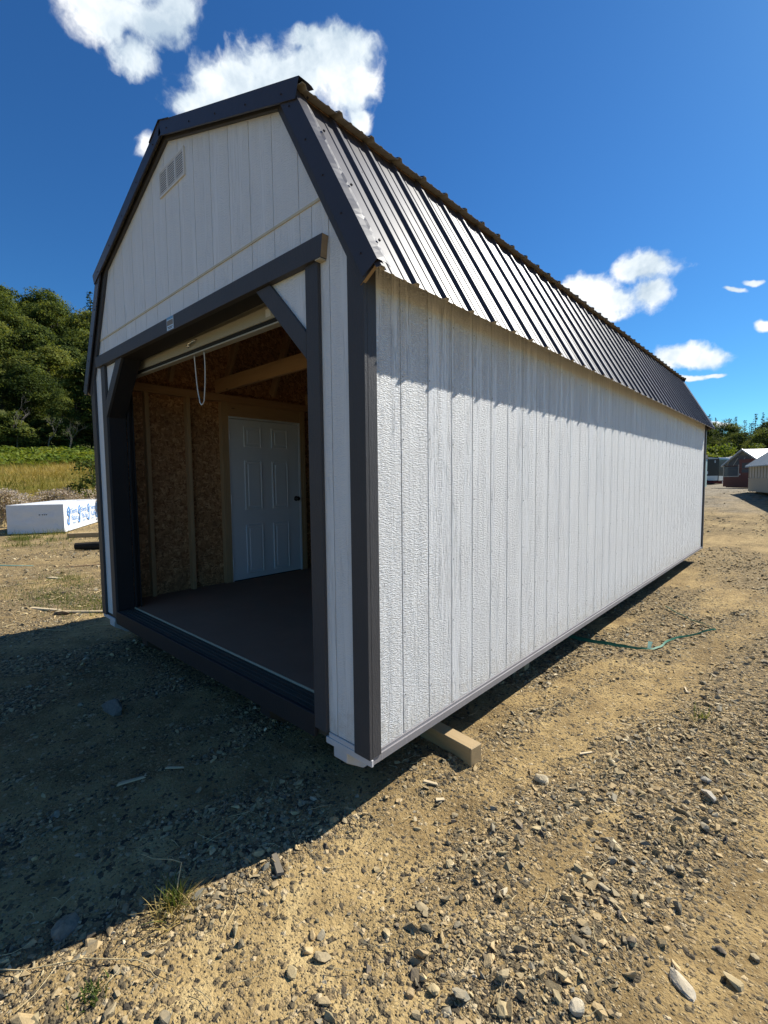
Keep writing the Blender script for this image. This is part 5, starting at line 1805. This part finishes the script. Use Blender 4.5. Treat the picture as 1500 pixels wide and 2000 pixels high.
# grey-beige shed nearest the right edge, its long wall running towards us
root = empty('garden_barn', (.6, 22.5, .52), 'beige shed with translucent ribbed roof and upper wall band, at the right edge', 'shed')
M = frame((-.72, 25.2, .52), (.285, -.96))
ln, dp, eh, rh = 7.0, 3.0, 1.17, 2.35
P = lambda b, nm, m, **k: b.build(nm, m, root, **k)
P(MB().box(0, ln, 0, dp, .06, .62, M=M), 'lower_wall', M_BEIGE)
P(MB().box(.02, ln - .02, .02, dp - .02, .6205, eh, M=M), 'upper_wall', M_POLYDIRTY)
b0 = None
for k in range(17):
    x0 = .02 + k * (ln - .07) / 16
    b = MB().box(x0, x0 + .035, -.004, .0195, .625, eh, M=M)
    P(b, 'wall_batten', M_BEIGE)
P(MB().box(0, ln, -.012, .0, .60, .64, M=M), 'mid_rail', M_BEIGE)
for s in (0, 1):
    a = [(-.12, eh - .05), (dp / 2, rh), (dp / 2, rh + .05), (-.12, eh + .0)]
    if s: a = [(dp - x_, z_) for x_, z_ in a]
    P(MB().prism([(p[0], p[1]) for p in a], 0, -.1, ln + .1, M=M), 'roof_panel', M_POLY)
    for k in range(22):
        q = -.1 + k * (ln + .16) / 21
        P(MB().prism([(a[3][0], a[3][1] + .001), (a[2][0], a[2][1] + .001), (a[2][0], a[2][1] + .022), (a[3][0], a[3][1] + .022)], 0, q, q + .04, M=M), 'roof_rib', M_POLYDIRTY)
P(MB().prism([(0.02, eh), (dp - .02, eh), (dp / 2, rh - .04)], 0, .01, .03, M=M).prism([(0.02, eh), (dp - .02, eh), (dp / 2, rh - .04)], 0, ln - .03, ln - .01, M=M), 'gable_wall', M_POLYDIRTY)
P(MB().box(.2, ln - .2, .25, .40, 0, .0595, M=M).box(.2, ln - .2, dp - .4, dp - .25, 0, .0595, M=M), 'skid', M_OLDWOOD)

# pale green shed mostly hidden by the big one
root = empty('green_shed', (-5.2, 33.5, .6), 'pale green shed, only a strip seen past the big white shed', 'shed')
P = lambda b, nm, m, **k: b.build(nm, m, root, **k)
P(MB().box(-7.5, -3.47, 33.2, 33.9, .62, 2.35), 'wall', M_TEAL)
for k in range(10):
    P(MB().box(-3.62 - k * .42, -3.58 - k * .42, 33.18, 33.1995, .62, 2.35), 'wall_batten', M_TEAL)
P(MB().prism([(33.05, 2.352), (34.05, 2.352), (33.55, 2.60)], 0, -7.6, -3.42), 'roof', M_DARKROOF)

# enclosed trailer
root = empty('cargo_trailer', (-4.7, 43, .6), 'black enclosed cargo trailer with rounded top and silver tread plate at its base', 'trailer')
M = frame((-5.75, 42.2, .6), (1.9, -.32))
P = lambda b, nm, m, **k: b.build(nm, m, root, **k)
pr = [(0, .30), (1.95, .30), (1.95, 1.98)] + [(1.95 - .12 * (1 - math.cos(a)) - .0, 1.98 + .14 * math.sin(a)) for a in (.4, .8, 1.2, 1.57)] + [(.98, 2.17)] + [(.12 * (1 - math.cos(a)), 1.98 + .14 * math.sin(a)) for a in (1.57, 1.2, .8, .4)] + [(0, 1.98)]
P(MB().prism(pr, 1, 0, 4.2, M=M), 'body', M_TRAILER, bevel=.03)
P(MB().box(.25, 1.9, -.02, -.002, .36, .72, M=M).box(1.9505, 1.97, 0, 1.0, .36, .70, M=M), 'tread_plate', M_PLATE)
P(MB().prism([(.05, 2.0), (1.9, 2.0), (1.9, 2.05), (.98, 2.19), (.05, 2.05)], 1, -.04, -.002, M=M), 'roof_trim', M_POLY)
P(MB().box(1.66, 1.74, -.03, -.004, 1.70, 1.90, M=M), 'marker_light', M_POLY)
P(MB().box(1.16, 1.26, -.05, -.021, .86, 1.08, M=M), 'latch', M_PLATE)
for x0 in (-.02, 1.96):
    wl = P(MB().tube([tuple(M @ Vector((x0 - .08, 2.3, .33))), tuple(M @ Vector((x0 + .12, 2.3, .33)))], .33, 16), 'wheel', M_RUBBER)
    MB().tube([tuple(M @ Vector((x0 - .085, 2.3, .33))), tuple(M @ Vector((x0 + .125, 2.3, .33)))], .18, 12).build('rim', M_PLATE, wl)
P(MB().prism([(.7, .34), (1.25, .34), (1.25, .42), (.7, .42)], 1, -.9, 4.0, M=M).tube([tuple(M @ Vector((.98, -.8, .0))), tuple(M @ Vector((.98, -.8, .40)))], .04, 8), 'drawbar', M_DARKMETAL)

# red shed with a white roof behind the trailer
root = empty('red_shed', (-5.2, 49, .6), 'red shed with white sheet roof behind the black trailer', 'shed')
P = lambda b, nm, m, **k: b.build(nm, m, root, **k)
P(MB().box(-8.2, -4.25, 47.5, 51, .6, 2.32), 'wall', M_REDPAINT)
P(MB().box(-4.2495, -4.20, 47.45, 47.55, .6, 2.75).box(-4.2495, -4.20, 50.9, 51.0, .6, 2.4), 'corner_trim', M_ROOFWHITE)
P(MB().prism([(-8.5, 2.28), (-4.0, 2.80), (-4.0, 2.90), (-8.5, 2.38)], 1, 47.3, 51.2), 'roof', M_ROOFWHITE)
P(MB().prism([(-8.2, 2.3205), (-4.25, 2.3205), (-4.25, 2.76)], 1, 47.5, 47.6), 'gable_wall', M_REDPAINT)

# long dark open shelter
root = empty('open_shelter', (-1, 57, .6), 'long low dark open-sided shelter behind the greenhouse', 'shelter')
P = lambda b, nm, m, **k: b.build(nm, m, root, **k)
P(MB().prism([(56.0, 2.95), (60.0, 3.3), (60.0, 3.42), (56.0, 3.07)], 0, -5.0, 9.0), 'roof', M_DARKROOF)
p0 = None
for k in range(7):
    if p0 is None:
        p0 = o = P(MB().box(0, .14, 56.2, 56.34, .4, 2.95), 'post', M_OLDWOOD)
    else:
        o = p0.copy(); COL.objects.link(o)
    o.location = (-4.9 + k * 2.2, 0, 0)
P(MB().box(-4.9, 8.9, 59.7, 59.8, 1.9, 3.2), 'back_wall', M_DARKROOF)
